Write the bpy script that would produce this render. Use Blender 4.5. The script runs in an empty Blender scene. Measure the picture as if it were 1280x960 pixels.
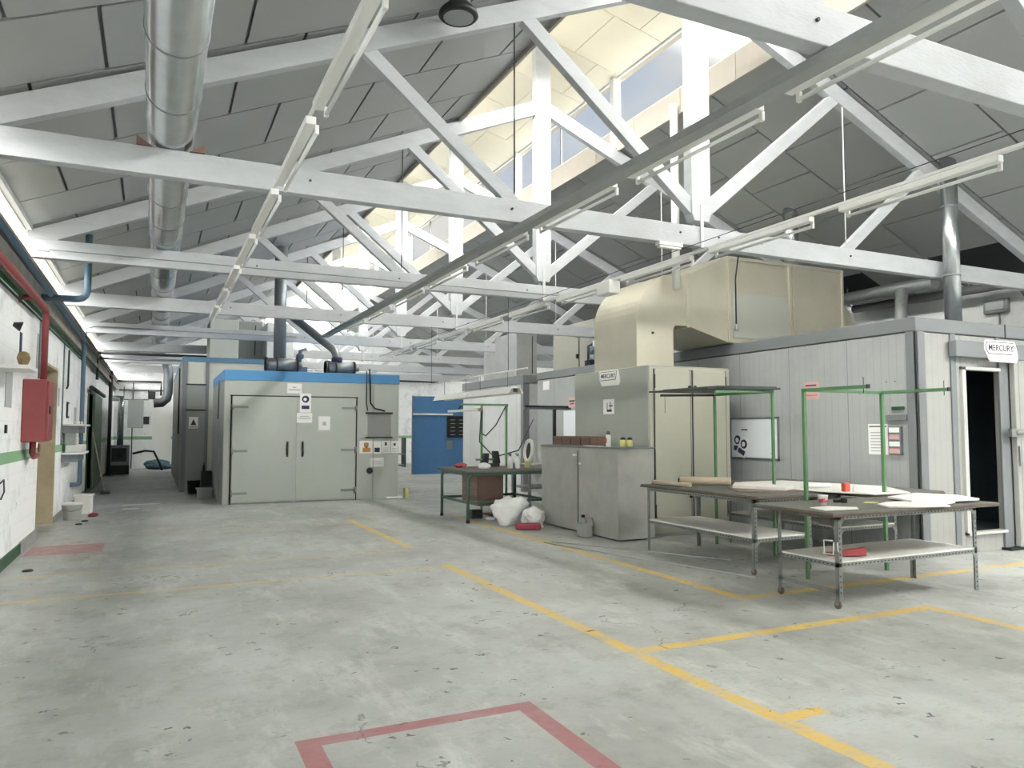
import bpy, math, random
from mathutils import Vector, Matrix
random.seed(7)
S = bpy.context.scene
PI = math.pi

# ------------------------------------------------------------------ camera
cam = bpy.data.cameras.new('camera'); camo = bpy.data.objects.new('camera', cam)
S.collection.objects.link(camo); S.camera = camo
camo.location = (0, 0, 1.5)
camo.rotation_euler = (math.radians(93.531), 0, math.radians(-25.392))
cam.sensor_width = 36; cam.lens = 940 / 1280 * 36; cam.clip_start = .05; cam.clip_end = 300

# ------------------------------------------------------------------ view
S.view_settings.view_transform = 'Standard'; S.view_settings.look = 'None'
S.view_settings.gamma = 1; S.view_settings.use_curve_mapping = False
S.view_settings.exposure = 0.34

def lin(r, g, b):
    f = lambda c: (c/255/12.92) if c/255 <= .04045 else ((c/255+.055)/1.055)**2.4
    return (f(r), f(g), f(b), 1)

# ------------------------------------------------------------------ world: bright overcast sky, brightest behind and to the left
W = bpy.data.worlds.new('sky'); S.world = W; W.use_nodes = True
nt = W.node_tree; nt.nodes.clear()
def N(t, **k):
    n = nt.nodes.new(t)
    for a, v in k.items(): setattr(n, a, v)
    return n
out = N('ShaderNodeOutputWorld'); bg = N('ShaderNodeBackground'); tc = N('ShaderNodeTexCoord')
dot = N('ShaderNodeVectorMath', operation='DOT_PRODUCT'); dot.inputs[1].default_value = Vector((-.02, -.60, .72)).normalized()
nt.links.new(tc.outputs['Generated'], dot.inputs[0])
mr = N('ShaderNodeMapRange'); mr.inputs[1].default_value = -.12; mr.inputs[2].default_value = .95
mr.inputs[3].default_value = 0; mr.inputs[4].default_value = 1
nt.links.new(dot.outputs['Value'], mr.inputs[0])
pw = N('ShaderNodeMath', operation='POWER'); pw.inputs[1].default_value = 1.2
nt.links.new(mr.outputs[0], pw.inputs[0])
SKY_LOW, SKY_HIGH = .62, 60.0
st = N('ShaderNodeMapRange'); st.inputs[3].default_value = SKY_LOW; st.inputs[4].default_value = SKY_HIGH
nt.links.new(pw.outputs[0], st.inputs[0])
sz = N('ShaderNodeSeparateXYZ'); nt.links.new(tc.outputs['Generated'], sz.inputs[0])
hz = N('ShaderNodeMapRange', interpolation_type='SMOOTHSTEP'); hz.inputs[1].default_value = -.06; hz.inputs[2].default_value = .22; hz.inputs[3].default_value = .06
nt.links.new(sz.outputs['Z'], hz.inputs[0])
sm = N('ShaderNodeMath', operation='MULTIPLY'); nt.links.new(st.outputs[0], sm.inputs[0]); nt.links.new(hz.outputs[0], sm.inputs[1])
nt.links.new(sm.outputs[0], bg.inputs['Strength'])
nz = N('ShaderNodeTexNoise'); nz.inputs['Scale'].default_value = 3.2; nz.inputs['Detail'].default_value = 5
nt.links.new(tc.outputs['Generated'], nz.inputs['Vector'])
cr = N('ShaderNodeValToRGB'); cr.color_ramp.elements[0].position = .42; cr.color_ramp.elements[0].color = (.62, .74, .95, 1)
cr.color_ramp.elements[1].position = .60; cr.color_ramp.elements[1].color = (1, .985, .95, 1)
nt.links.new(nz.outputs['Fac'], cr.inputs[0])
wm = N('ShaderNodeMix', data_type='RGBA'); wm.inputs[7].default_value = (1, .978, .952, 1)
wf = N('ShaderNodeMapRange'); wf.inputs[2].default_value = .12; nt.links.new(pw.outputs[0], wf.inputs[0]); nt.links.new(wf.outputs[0], wm.inputs[0])
nt.links.new(cr.outputs[0], wm.inputs[6]); nt.links.new(wm.outputs[2], bg.inputs['Color']); nt.links.new(bg.outputs[0], out.inputs[0])

# ------------------------------------------------------------------ materials
MATS = {}
def mat(name, col, rough=.6, metal=0, noise=0, nscale=4, bump=0, bscale=40, spec=.5, stretch=None, dark=None, emit=0):
    if name in MATS: return MATS[name]
    m = bpy.data.materials.new(name); m.use_nodes = True; n = m.node_tree; b = n.nodes['Principled BSDF']
    c = lin(*col); b.inputs['Roughness'].default_value = rough; b.inputs['Metallic'].default_value = metal
    b.inputs['Specular IOR Level'].default_value = spec
    if noise or bump:
        t = n.nodes.new('ShaderNodeTexCoord'); mp = n.nodes.new('ShaderNodeMapping')
        n.links.new(t.outputs['Object'], mp.inputs[0])
        if stretch: mp.inputs['Scale'].default_value = stretch
    if noise:
        z = n.nodes.new('ShaderNodeTexNoise'); z.inputs['Scale'].default_value = nscale; z.inputs['Detail'].default_value = 6
        z.inputs['Roughness'].default_value = .65
        n.links.new(mp.outputs[0], z.inputs['Vector'])
        r = n.nodes.new('ShaderNodeValToRGB'); r.color_ramp.elements[0].position = .3; r.color_ramp.elements[1].position = .62
        d = lin(*dark) if dark else tuple(x*(1-noise) for x in c[:3]) + (1,)
        r.color_ramp.elements[0].color = d; r.color_ramp.elements[1].color = c
        n.links.new(z.outputs['Fac'], r.inputs[0]); n.links.new(r.outputs[0], b.inputs['Base Color'])
    else: b.inputs['Base Color'].default_value = c
    if bump:
        z2 = n.nodes.new('ShaderNodeTexNoise'); z2.inputs['Scale'].default_value = bscale; z2.inputs['Detail'].default_value = 3
        n.links.new(mp.outputs[0], z2.inputs['Vector'])
        bp = n.nodes.new('ShaderNodeBump'); bp.inputs['Strength'].default_value = bump; bp.inputs['Distance'].default_value = .01
        n.links.new(z2.outputs['Fac'], bp.inputs['Height']); n.links.new(bp.outputs[0], b.inputs['Normal'])
    MATS[name] = m; return m

WHITEWOOD = mat('white_painted_timber', (190, 194, 197), .6, noise=.12, nscale=3, bump=.25, bscale=22, stretch=(1, 1, 3))
PANEL = mat('grey_insulation_panel', (160, 163, 162), .38, noise=.06, nscale=1.2)
CREAM = mat('cream_insulation_panel', (242, 233, 208), .5, noise=.05, nscale=1)
JOINT = mat('dark_panel_joint', (100, 102, 102), .8)
VOID = mat('bare_dark_roof_lining', (52, 56, 60), .8)
PARAPET = mat('beige_parapet_panel', (176, 170, 160), .6, noise=.05)
PLASTER = mat('white_plaster', (232, 233, 231), .75, noise=.12, nscale=2.2, bump=.3, bscale=30)
BEIGE = mat('beige_plaster', (190, 178, 148), .8, noise=.2, nscale=3)
LEDGE = mat('weathered_ledge', (172, 168, 156), .75, noise=.35, nscale=3)
GALV = mat('galvanised_steel', (190, 195, 197), .27, metal=.95, noise=.12, nscale=7)
GALVD = mat('dull_galvanised_steel', (140, 146, 150), .5, metal=.7, noise=.2, nscale=9)
STEELTUBE = mat('grey_steel_section', (146, 150, 148), .5, metal=.5, noise=.2, nscale=14)
DARKST = mat('dark_steel', (62, 64, 66), .55, metal=.3, noise=.2, nscale=8)
BLACK = mat('black_plastic', (26, 28, 30), .5)
DUCT = mat('beige_metal_duct', (200, 196, 178), .36, metal=.45, noise=.10, nscale=1.6)
DUCTG = mat('grey_green_metal_duct', (176, 176, 164), .4, metal=.3, noise=.08, nscale=1.5)
PLEN = mat('brushed_zinc_sheet', (176, 178, 178), .4, metal=.5, noise=.18, nscale=2.5)
OVENG = mat('grey_green_oven_enamel', (184, 190, 183), .5, noise=.07, nscale=1.4)
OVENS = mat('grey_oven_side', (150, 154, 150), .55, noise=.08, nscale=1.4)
OVENC = mat('pale_oven_panel', (204, 206, 196), .5, noise=.05)
BLUEB = mat('sky_blue_painted_band', (84, 148, 200), .45, noise=.05)
BLUEW = mat('blue_painted_wall', (76, 122, 168), .5, noise=.1, nscale=3)
MERC = mat('grey_oven_casing', (166, 169, 160), .45, noise=.08, nscale=1.4, metal=.1)
MERCD = mat('pale_oven_door', (190, 190, 174), .45, noise=.06, nscale=1.4)
CAB = mat('stained_grey_cabinet_steel', (172, 173, 167), .5, noise=.18, nscale=2.6, metal=.1)
TRIM = mat('blue_grey_trim', (120, 124, 127), .45, noise=.05, nscale=2)
WHITE = mat('white_enamel', (236, 236, 232), .4)
TUBEM = mat('unlit_fluorescent_glass', (242, 243, 240), .25)
PAPER = mat('white_paper', (238, 238, 236), .8)
PAPERG = mat('grey_paper', (180, 184, 184), .8)
INK = mat('dark_print', (60, 64, 74), .8)
INKB = mat('navy_print', (42, 48, 84), .7)
ORANGEP = mat('orange_brown_print', (196, 142, 84), .8)
PINKP = mat('pale_red_notice', (204, 166, 160), .8)
RED = mat('red_enamel', (146, 70, 72), .5, noise=.08)
REDP = mat('red_plastic', (186, 84, 84), .45)
BLUEP = mat('blue_painted_pipe', (84, 110, 128), .5, noise=.1)
GREENP = mat('green_painted_steel', (92, 136, 94), .5, noise=.12, nscale=8)
GREEND = mat('dark_green_steel', (44, 84, 60), .55, noise=.2)
GREENL = mat('faded_green_door', (112, 136, 116), .55, noise=.3, nscale=3)
BENCHG = mat('grey_green_bench_steel', (78, 104, 92), .5, noise=.15)
BOARD = mat('worn_grey_board', (112, 112, 106), .7, noise=.22, nscale=6)
EDGE = mat('brown_board_edge', (104, 92, 80), .8, noise=.3, nscale=12)
FOAM = mat('white_foam_sheet', (236, 234, 230), .8, bump=.2)
SHELFW = mat('white_shelf_board', (238, 238, 232), .6, noise=.04)
MAT_ = mat('grey_felt_mat', (112, 114, 112), .95, noise=.1)
BROWN = mat('brown_wood_drawer', (110, 90, 80), .6, noise=.25, nscale=6, stretch=(1, 1, 8))
TAN = mat('brown_wrapping_paper', (186, 172, 150), .75, noise=.1)
WOODB = mat('reddish_wood_block', (126, 100, 88), .8, noise=.2)
PLASTIC = mat('crumpled_white_plastic', (232, 234, 234), .35, bump=.6, bscale=18)
REDF = mat('dark_pink_fabric', (160, 70, 84), .8, noise=.15)
YELLB = mat('pale_yellow_plastic', (216, 212, 140), .5)
TEAL = mat('blue_green_tarpaulin', (78, 110, 122), .7, noise=.3)
COPPER = mat('yellow_brown_brush', (156, 136, 98), .9, noise=.4, nscale=20)
WHITEPL = mat('white_bucket_plastic', (224, 224, 220), .45)
CLEARPL = mat('cloudy_clear_plastic', (160, 163, 160), .3)
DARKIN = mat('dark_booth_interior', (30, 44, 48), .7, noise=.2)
SLATE = mat('dark_slate_sheet', (70, 76, 76), .6, noise=.3, nscale=10)
STRAW = mat('wooden_broom_handle', (170, 150, 130), .6)
TIMBERD = mat('grey_wood_drawer_box', (134, 120, 108), .7, noise=.2)

def glass():
    m = bpy.data.materials.new('clear_window_glass'); m.use_nodes = True; n = m.node_tree; n.nodes.clear()
    o = n.nodes.new('ShaderNodeOutputMaterial'); x = n.nodes.new('ShaderNodeMixShader')
    t = n.nodes.new('ShaderNodeBsdfTransparent'); g = n.nodes.new('ShaderNodeBsdfGlossy'); g.inputs['Roughness'].default_value = .05
    t.inputs['Color'].default_value = (.97, .975, .97, 1)
    x.inputs[0].default_value = .05; n.links.new(t.outputs[0], x.inputs[1]); n.links.new(g.outputs[0], x.inputs[2])
    n.links.new(x.outputs[0], o.inputs[0]); return m
GLASS = glass()

def ribbed(name, col, axis, pitch=.055, darkc=None):
    """sandwich panel with fine vertical ribs and a wider joint every metre"""
    m = bpy.data.materials.new(name); m.use_nodes = True; n = m.node_tree; b = n.nodes['Principled BSDF']
    b.inputs['Roughness'].default_value = .42
    g = n.nodes.new('ShaderNodeNewGeometry'); s = n.nodes.new('ShaderNodeSeparateXYZ'); n.links.new(g.outputs['Position'], s.inputs[0])
    def M(op, a, b_=None, c=None):
        q = n.nodes.new('ShaderNodeMath'); q.operation = op
        for i, v in enumerate((a, b_, c)):
            if v is None: continue
            if isinstance(v, (int, float)): q.inputs[i].default_value = v
            else: n.links.new(v, q.inputs[i])
        return q.outputs[0]
    u = s.outputs[axis]
    w = M('GREATER_THAN', M('PINGPONG', u, pitch), pitch*.12)
    j = M('LESS_THAN', M('PINGPONG', u, .5), .006)
    hgt = M('SUBTRACT', M('MULTIPLY', w, .3), j)
    bp = n.nodes.new('ShaderNodeBump'); bp.inputs['Distance'].default_value = .006; bp.inputs['Strength'].default_value = .5
    n.links.new(hgt, bp.inputs['Height']); n.links.new(bp.outputs[0], b.inputs['Normal'])
    z = n.nodes.new('ShaderNodeTexNoise'); z.inputs['Scale'].default_value = 1.3; z.inputs['Detail'].default_value = 7; z.inputs['Roughness'].default_value = .7
    n.links.new(g.outputs['Position'], z.inputs['Vector'])
    r = n.nodes.new('ShaderNodeValToRGB'); r.color_ramp.elements[0].position = .28; r.color_ramp.elements[1].position = .55
    c = lin(*col); r.color_ramp.elements[1].color = c; r.color_ramp.elements[0].color = tuple(x*.86 for x in c[:3]) + (1,)
    n.links.new(z.outputs['Fac'], r.inputs[0])
    mx = n.nodes.new('ShaderNodeMix'); mx.data_type = 'RGBA'; mx.inputs[7].default_value = tuple(x*.55 for x in c[:3]) + (1,)
    jj = M('MAXIMUM', j, M('MULTIPLY', M('SUBTRACT', 1.0, w), .22)); n.links.new(jj, mx.inputs[0]); n.links.new(r.outputs[0], mx.inputs[6]); n.links.new(mx.outputs[2], b.inputs['Base Color'])
    return m
RIBY = ribbed('ribbed_grey_panel_long_side', (164, 168, 167), 1)
RIBX = ribbed('ribbed_pale_panel_end', (160, 161, 157), 0)
RIBD = ribbed('ribbed_white_panel', (206, 210, 210), 1)

def wallmat(name, stripe=True):
    m = bpy.data.materials.new(name); m.use_nodes = True; n = m.node_tree; b = n.nodes['Principled BSDF']
    b.inputs['Roughness'].default_value = .7
    g = n.nodes.new('ShaderNodeNewGeometry'); s = n.nodes.new('ShaderNodeSeparateXYZ'); n.links.new(g.outputs['Position'], s.inputs[0])
    def M(op, a, b_=None):
        q = n.nodes.new('ShaderNodeMath'); q.operation = op
        for i, v in enumerate((a, b_)):
            if v is None: continue
            if isinstance(v, (int, float)): q.inputs[i].default_value = v
            else: n.links.new(v, q.inputs[i])
        return q.outputs[0]
    def mix(f, a, c):
        x = n.nodes.new('ShaderNodeMix'); x.data_type = 'RGBA'
        n.links.new(f, x.inputs[0]); n.links.new(a, x.inputs[6]); 
        if isinstance(c, tuple): x.inputs[7].default_value = c
        else: n.links.new(c, x.inputs[7])
        return x.outputs[2]
    z = n.nodes.new('ShaderNodeTexNoise'); z.inputs['Scale'].default_value = 1.6; z.inputs['Detail'].default_value = 8; z.inputs['Roughness'].default_value = .72
    n.links.new(g.outputs['Position'], z.inputs['Vector'])
    r = n.nodes.new('ShaderNodeValToRGB'); r.color_ramp.elements[0].position = .33; r.color_ramp.elements[1].position = .5
    r.color_ramp.elements[0].color = lin(212, 216, 216); r.color_ramp.elements[1].color = lin(244, 246, 246)
    n.links.new(z.outputs['Fac'], r.inputs[0])
    # dark flecks of peeled paint
    v = n.nodes.new('ShaderNodeTexNoise'); v.inputs['Scale'].default_value = 9; v.inputs['Detail'].default_value = 5
    n.links.new(g.outputs['Position'], v.inputs['Vector'])
    col = mix(M('MULTIPLY', M('GREATER_THAN', v.outputs['Fac'], .69), .5), r.outputs[0], lin(150, 150, 146))
    # block joints
    jy = M('LESS_THAN', M('PINGPONG', s.outputs[2], .1), .003)
    col = mix(M('MULTIPLY', jy, .25), col, lin(180, 184, 184))
    if stripe:
        st_ = M('MULTIPLY', M('GREATER_THAN', s.outputs[2], 1.135), M('LESS_THAN', s.outputs[2], 1.262))
        worn = M('GREATER_THAN', z.outputs['Fac'], .36)
        col = mix(M('MULTIPLY', M('MULTIPLY', st_, worn), .9), col, lin(122, 172, 122))
    n.links.new(col, b.inputs['Base Color'])
    bp = n.nodes.new('ShaderNodeBump'); bp.inputs['Strength'].default_value = .3; bp.inputs['Distance'].default_value = .01
    n.links.new(v.outputs['Fac'], bp.inputs['Height']); n.links.new(bp.outputs[0], b.inputs['Normal'])
    return m
WALLL = wallmat('painted_block_wall')

# floor: painted concrete with worn yellow and red lines
def floormat():
    m = bpy.data.materials.new('painted_concrete_floor'); m.use_nodes = True; n = m.node_tree; b = n.nodes['Principled BSDF']
    g = n.nodes.new('ShaderNodeNewGeometry'); s = n.nodes.new('ShaderNodeSeparateXYZ'); n.links.new(g.outputs['Position'], s.inputs[0])
    def M(op, a, b_=None):
        q = n.nodes.new('ShaderNodeMath'); q.operation = op
        for i, v in enumerate((a, b_)):
            if v is None: continue
            if isinstance(v, (int, float)): q.inputs[i].default_value = v
            else: n.links.new(v, q.inputs[i])
        return q.outputs[0]
    def noise(sc, det=6, ro=.6, stretch=None):
        z = n.nodes.new('ShaderNodeTexNoise'); z.inputs['Scale'].default_value = sc; z.inputs['Detail'].default_value = det; z.inputs['Roughness'].default_value = ro
        if stretch:
            mp = n.nodes.new('ShaderNodeMapping'); mp.inputs['Scale'].default_value = stretch
            n.links.new(g.outputs['Position'], mp.inputs[0]); n.links.new(mp.outputs[0], z.inputs['Vector'])
        else: n.links.new(g.outputs['Position'], z.inputs['Vector'])
        return z.outputs['Fac']
    def ramp(f, p0, c0, p1, c1):
        r = n.nodes.new('ShaderNodeValToRGB'); r.color_ramp.elements[0].position = p0; r.color_ramp.elements[1].position = p1
        r.color_ramp.elements[0].color = c0; r.color_ramp.elements[1].color = c1; n.links.new(f, r.inputs[0]); return r.outputs[0]
    def mix(f, a, c):
        x = n.nodes.new('ShaderNodeMix'); x.data_type = 'RGBA'; n.links.new(f, x.inputs[0]); n.links.new(a, x.inputs[6])
        if isinstance(c, tuple): x.inputs[7].default_value = c
        else: n.links.new(c, x.inputs[7])
        return x.outputs[2]
    col = ramp(noise(.55, 8, .66), .34, lin(152, 154, 149), .60, lin(186, 189, 186))
    col = mix(M('MULTIPLY', ramp_f(n, noise(2.6, 9, .78), .5, .68), .6), col, lin(128, 128, 120))
    # pale scuffs running along the hall
    col = mix(M('MULTIPLY', ramp_f(n, noise(1.4, 9, .74, (2.0, .7, 1)), .52, .68), .7), col, lin(206, 208, 203))
    worn = noise(5, 8, .7)
    def rect(x0, y0, x1, y1):
        a = M('LESS_THAN', M('ABSOLUTE', M('SUBTRACT', s.outputs[0], (x0+x1)/2)), abs(x1-x0)/2)
        c = M('LESS_THAN', M('ABSOLUTE', M('SUBTRACT', s.outputs[1], (y0+y1)/2)), abs(y1-y0)/2)
        return M('MULTIPLY', a, c)
    yel = lin(218, 184, 92); redc = lin(158, 96, 100)
    hw = .055
    strong = [(3-hw, 9.35, 3+hw, 12.7), (2.98-hw, 1.5, 2.98+hw, 8.03), (2.93, 4.35-hw, 6.02, 4.35+hw),
              (5.98-hw, 1.0, 5.98+hw, 4.40), (4.8-hw, 5.25, 4.8+hw, 12.5), (4.75, 5.3-hw, 9.5, 5.3+hw), (3.0, 2.98, 3.3, 3.08)]
    faint = [(-1.45, 7.9-.035, 3.0, 7.9+.035), (-1.45, 9.17-.03, 2.9, 9.17+.03), (-1.0, 12.2-.025, 3.0, 12.2+.025)]
    wy = M('ADD', M('MULTIPLY', ramp_f(n, worn, .36, .56), .62), .32)
    f = None
    for r_ in strong:
        q = rect(*r_); f = q if f is None else M('MAXIMUM', f, q)
    col = mix(M('MULTIPLY', f, wy), col, yel)
    f = None
    for r_ in faint:
        q = rect(*r_); f = q if f is None else M('MAXIMUM', f, q)
    col = mix(M('MULTIPLY', f, M('MULTIPLY', wy, .75)), col, yel)
    f = None
    for r_ in [(.65, 3.72, 1.92, 3.82), (1.81, 1.5, 1.92, 3.82), (.65, 1.5, .76, 3.82)]:
        q = rect(*r_); f = q if f is None else M('MAXIMUM', f, q)
    col = mix(M('MULTIPLY', f, M('ADD', M('MULTIPLY', wy, .3), .6)), col, redc)
    # red rectangle with a thin pale cross by the wall
    f = rect(-1.38, 10.68, -.55, 11.5)
    d1 = M('ABSOLUTE', M('SUBTRACT', M('SUBTRACT', s.outputs[0], -.965), M('MULTIPLY', M('SUBTRACT', s.outputs[1], 11.09), 1.01)))
    d2 = M('ABSOLUTE', M('ADD', M('SUBTRACT', s.outputs[0], -.965), M('MULTIPLY', M('SUBTRACT', s.outputs[1], 11.09), 1.01)))
    cross = M('LESS_THAN', M('MINIMUM', d1, d2), .022)
    col = mix(M('MULTIPLY', M('MULTIPLY', f, .75), M('SUBTRACT', 1.0, M('MULTIPLY', cross, .6))), col, lin(170, 108, 108))
    # cracks, scuffs and oil spots
    vo = n.nodes.new('ShaderNodeTexVoronoi'); vo.feature = 'DISTANCE_TO_EDGE'; vo.inputs['Scale'].default_value = .45
    wn = n.nodes.new('ShaderNodeVectorMath'); wn.operation = 'ADD'; nn = n.nodes.new('ShaderNodeTexNoise'); nn.inputs['Scale'].default_value = 2.2; nn.inputs['Detail'].default_value = 6
    n.links.new(g.outputs['Position'], nn.inputs['Vector']); n.links.new(g.outputs['Position'], wn.inputs[0]); n.links.new(nn.outputs['Color'], wn.inputs[1]); n.links.new(wn.outputs[0], vo.inputs['Vector'])
    crack = M('MULTIPLY', M('LESS_THAN', vo.outputs['Distance'], .0035), M('GREATER_THAN', noise(1.1, 3), .55))
    col = mix(M('MULTIPLY', crack, .6), col, lin(96, 98, 94))
    v2 = n.nodes.new('ShaderNodeTexVoronoi'); v2.inputs['Scale'].default_value = 7.5
    mp = n.nodes.new('ShaderNodeMapping'); mp.inputs['Scale'].default_value = (1.0, 1.7, 1); mp.inputs['Rotation'].default_value = (0, 0, .5)
    dn = n.nodes.new('ShaderNodeVectorMath'); dn.operation = 'ADD'
    sc = n.nodes.new('ShaderNodeVectorMath'); sc.operation = 'SCALE'; sc.inputs[3].default_value = .12
    n3 = n.nodes.new('ShaderNodeTexNoise'); n3.inputs['Scale'].default_value = 22; n.links.new(g.outputs['Position'], n3.inputs['Vector'])
    n.links.new(n3.outputs['Color'], sc.inputs[0]); n.links.new(g.outputs['Position'], dn.inputs[0]); n.links.new(sc.outputs[0], dn.inputs[1])
    n.links.new(dn.outputs[0], mp.inputs[0]); n.links.new(mp.outputs[0], v2.inputs['Vector'])
    sepc = n.nodes.new('ShaderNodeSeparateColor'); n.links.new(v2.outputs['Color'], sepc.inputs[0])
    spot = M('MULTIPLY', M('LESS_THAN', v2.outputs['Distance'], M('MULTIPLY', M('POWER', sepc.outputs[1], 2.0), .26)), M('GREATER_THAN', sepc.outputs[0], .35))
    spot = M('MULTIPLY', spot, ramp_f(n, noise(.9, 4), .38, .56))
    col = mix(M('MULTIPLY', spot, .9), col, lin(72, 73, 70))
    fine = M('MULTIPLY', ramp_f(n, noise(30, 5, .75, (.5, 1.5, 1)), .56, .68), ramp_f(n, noise(1.1, 6, .7), .42, .60))
    col = mix(M('MULTIPLY', fine, .6), col, lin(108, 110, 104))
    n.links.new(col, b.inputs['Base Color'])
    rr = n.nodes.new('ShaderNodeMapRange'); rr.inputs[3].default_value = .34; rr.inputs[4].default_value = .6
    n.links.new(noise(2.0, 5), rr.inputs[0]); n.links.new(rr.outputs[0], b.inputs['Roughness'])
    bp = n.nodes.new('ShaderNodeBump'); bp.inputs['Strength'].default_value = .15; bp.inputs['Distance'].default_value = .01
    n.links.new(noise(9, 5), bp.inputs['Height']); n.links.new(bp.outputs[0], b.inputs['Normal'])
    return m
def ramp_f(n, f, a, b_):
    r = n.nodes.new('ShaderNodeMapRange'); r.inputs[1].default_value = a; r.inputs[2].default_value = b_
    n.links.new(f, r.inputs[0]); return r.outputs[0]
FLOOR = floormat()

# ------------------------------------------------------------------ mesh helpers
WL = {}
class MB:
    def __init__(s): s.v = []; s.f = []; s.m = []; s.sm = []; s.mi = 0
    def add(s, vs, fs, smooth=False):
        k = len(s.v); s.v += [Vector(p) for p in vs]
        for f in fs: s.f.append([i+k for i in f]); s.m.append(s.mi); s.sm.append(smooth)
        return s
    def box(s, x0, y0, z0, x1, y1, z1):
        vs = [(x, y, z) for z in (z0, z1) for y in (y0, y1) for x in (x0, x1)]
        return s.add(vs, [(0, 2, 3, 1), (4, 5, 7, 6), (0, 1, 5, 4), (2, 6, 7, 3), (0, 4, 6, 2), (1, 3, 7, 5)])
    def beam(s, p0, p1, w, h, up=(0, 0, 1)):
        """rectangular bar from p0 to p1; w across, h along 'up'"""
        p0, p1 = Vector(p0), Vector(p1); d = (p1-p0).normalized(); up = Vector(up)
        a = d.cross(up); a = a.normalized() if a.length > 1e-6 else Vector((1, 0, 0)); u = a.cross(d).normalized()
        vs = [q + a*w/2*i + u*h/2*j for q in (p0, p1) for j in (-1, 1) for i in (-1, 1)]
        return s.add(vs, [(0, 2, 3, 1), (4, 5, 7, 6), (0, 1, 5, 4), (2, 6, 7, 3), (0, 4, 6, 2), (1, 3, 7, 5)])
    def tube(s, pts, r, n=10, r2=None, cap=True):
        pts = [Vector(p) for p in pts]; k = len(s.v); L = len(pts); prev = None
        for i, p in enumerate(pts):
            d = (pts[min(i+1, L-1)] - pts[max(i-1, 0)]).normalized()
            if prev is None:
                a = d.orthogonal().normalized()
            else:
                a = (prev - d*prev.dot(d)); a = a.normalized() if a.length > 1e-5 else d.orthogonal().normalized()
            prev = a; b = d.cross(a)
            rr = r if r2 is None else r + (r2-r)*i/(L-1)
            if 0 < i < L-1:
                c = (pts[i]-pts[i-1]).normalized().dot((pts[i+1]-pts[i]).normalized()); 
            for j in range(n):
                t = 2*PI*j/n; s.v.append(p + a*rr*math.cos(t) + b*rr*math.sin(t))
        for i in range(L-1):
            for j in range(n):
                q = (j+1) % n
                s.f.append([k+i*n+j, k+i*n+q, k+(i+1)*n+q, k+(i+1)*n+j]); s.m.append(s.mi); s.sm.append(True)
        if cap:
            s.f.append([k+j for j in range(n)][::-1]); s.m.append(s.mi); s.sm.append(False)
            s.f.append([k+(L-1)*n+j for j in range(n)]); s.m.append(s.mi); s.sm.append(False)
        return s
    def lathe(s, c, prof, n=20, axis=(0, 0, 1)):
        """prof: list of (radius, height) along axis from c"""
        c = Vector(c); ax = Vector(axis).normalized(); a = ax.orthogonal().normalized(); b = ax.cross(a); k = len(s.v)
        for r, h in prof:
            for j in range(n):
                t = 2*PI*j/n; s.v.append(c + ax*h + a*r*math.cos(t) + b*r*math.sin(t))
        for i in range(len(prof)-1):
            for j in range(n):
                q = (j+1) % n; s.f.append([k+i*n+j, k+i*n+q, k+(i+1)*n+q, k+(i+1)*n+j]); s.m.append(s.mi); s.sm.append(True)
        s.f.append([k+j for j in range(n)][::-1]); s.m.append(s.mi); s.sm.append(False)
        e = k+(len(prof)-1)*n; s.f.append([e+j for j in range(n)]); s.m.append(s.mi); s.sm.append(False)
        return s
    def prism(s, pts, off):
        """polygon (3-D points) pushed by off"""
        pts = [Vector(p) for p in pts]; off = Vector(off); n = len(pts)
        fs = [list(range(n))[::-1], [n+i for i in range(n)]] + [[i, (i+1) % n, n+(i+1) % n, n+i] for i in range(n)]
        return s.add(pts + [p+off for p in pts], fs)
    def xform(s, M):
        s.v = [M @ p for p in s.v]; return s
    def build(s, name, mats, parent=None, bevel=0, seg=2, smooth=None):
        o0 = WL.get(parent, Vector((0, 0, 0))) if parent else Vector((0, 0, 0))
        if parent is None and s.v:
            lo = [min(p[i] for p in s.v) for i in range(3)]; hi = [max(p[i] for p in s.v) for i in range(3)]
            o0 = Vector(((lo[0]+hi[0])/2, (lo[1]+hi[1])/2, lo[2]))
        me = bpy.data.meshes.new(name); me.from_pydata([p-o0 for p in s.v], [], s.f)
        if not isinstance(mats, (list, tuple)): mats = [mats]
        for m_ in mats: me.materials.append(m_)
        for i, p in enumerate(me.polygons): p.material_index = s.m[i]; p.use_smooth = s.sm[i]
        me.validate(); me.update()
        import bmesh as _b
        bm = _b.new(); bm.from_mesh(me); _b.ops.recalc_face_normals(bm, faces=bm.faces); bm.to_mesh(me); bm.free()
        o = bpy.data.objects.new(name, me); S.collection.objects.link(o)
        if parent: o.parent = parent; WL[o] = o0
        else: o.location = o0; WL[o] = o0
        if bevel:
            bv = o.modifiers.new('bevel', 'BEVEL'); bv.width = bevel; bv.segments = seg; bv.limit_method = 'ANGLE'; bv.angle_limit = math.radians(50)
        return o
def bx(*a): return MB().box(*a)
def tag(o, label, cat, group=None, kind=None):
    o['label'] = label; o['category'] = cat
    if group: o['group'] = group
    if kind: o['kind'] = kind
    return o
def struct(o): o['kind'] = 'structure'; return o
def thing(name, label, cat, loc, group=None):
    o = bpy.data.objects.new(name, None); o.empty_display_size = .1; o.location = loc; S.collection.objects.link(o); WL[o] = Vector(loc)
    return tag(o, label, cat, group)
def copy_thing(src, loc, label, rot=None):
    def rec(o, par):
        c = o.copy(); S.collection.objects.link(c)
        if par: c.parent = par
        for ch in o.children: rec(ch, c)
        return c
    c = rec(src, None); c.location = loc; c['label'] = label
    if rot is not None: c.rotation_euler = rot
    return c
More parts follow.
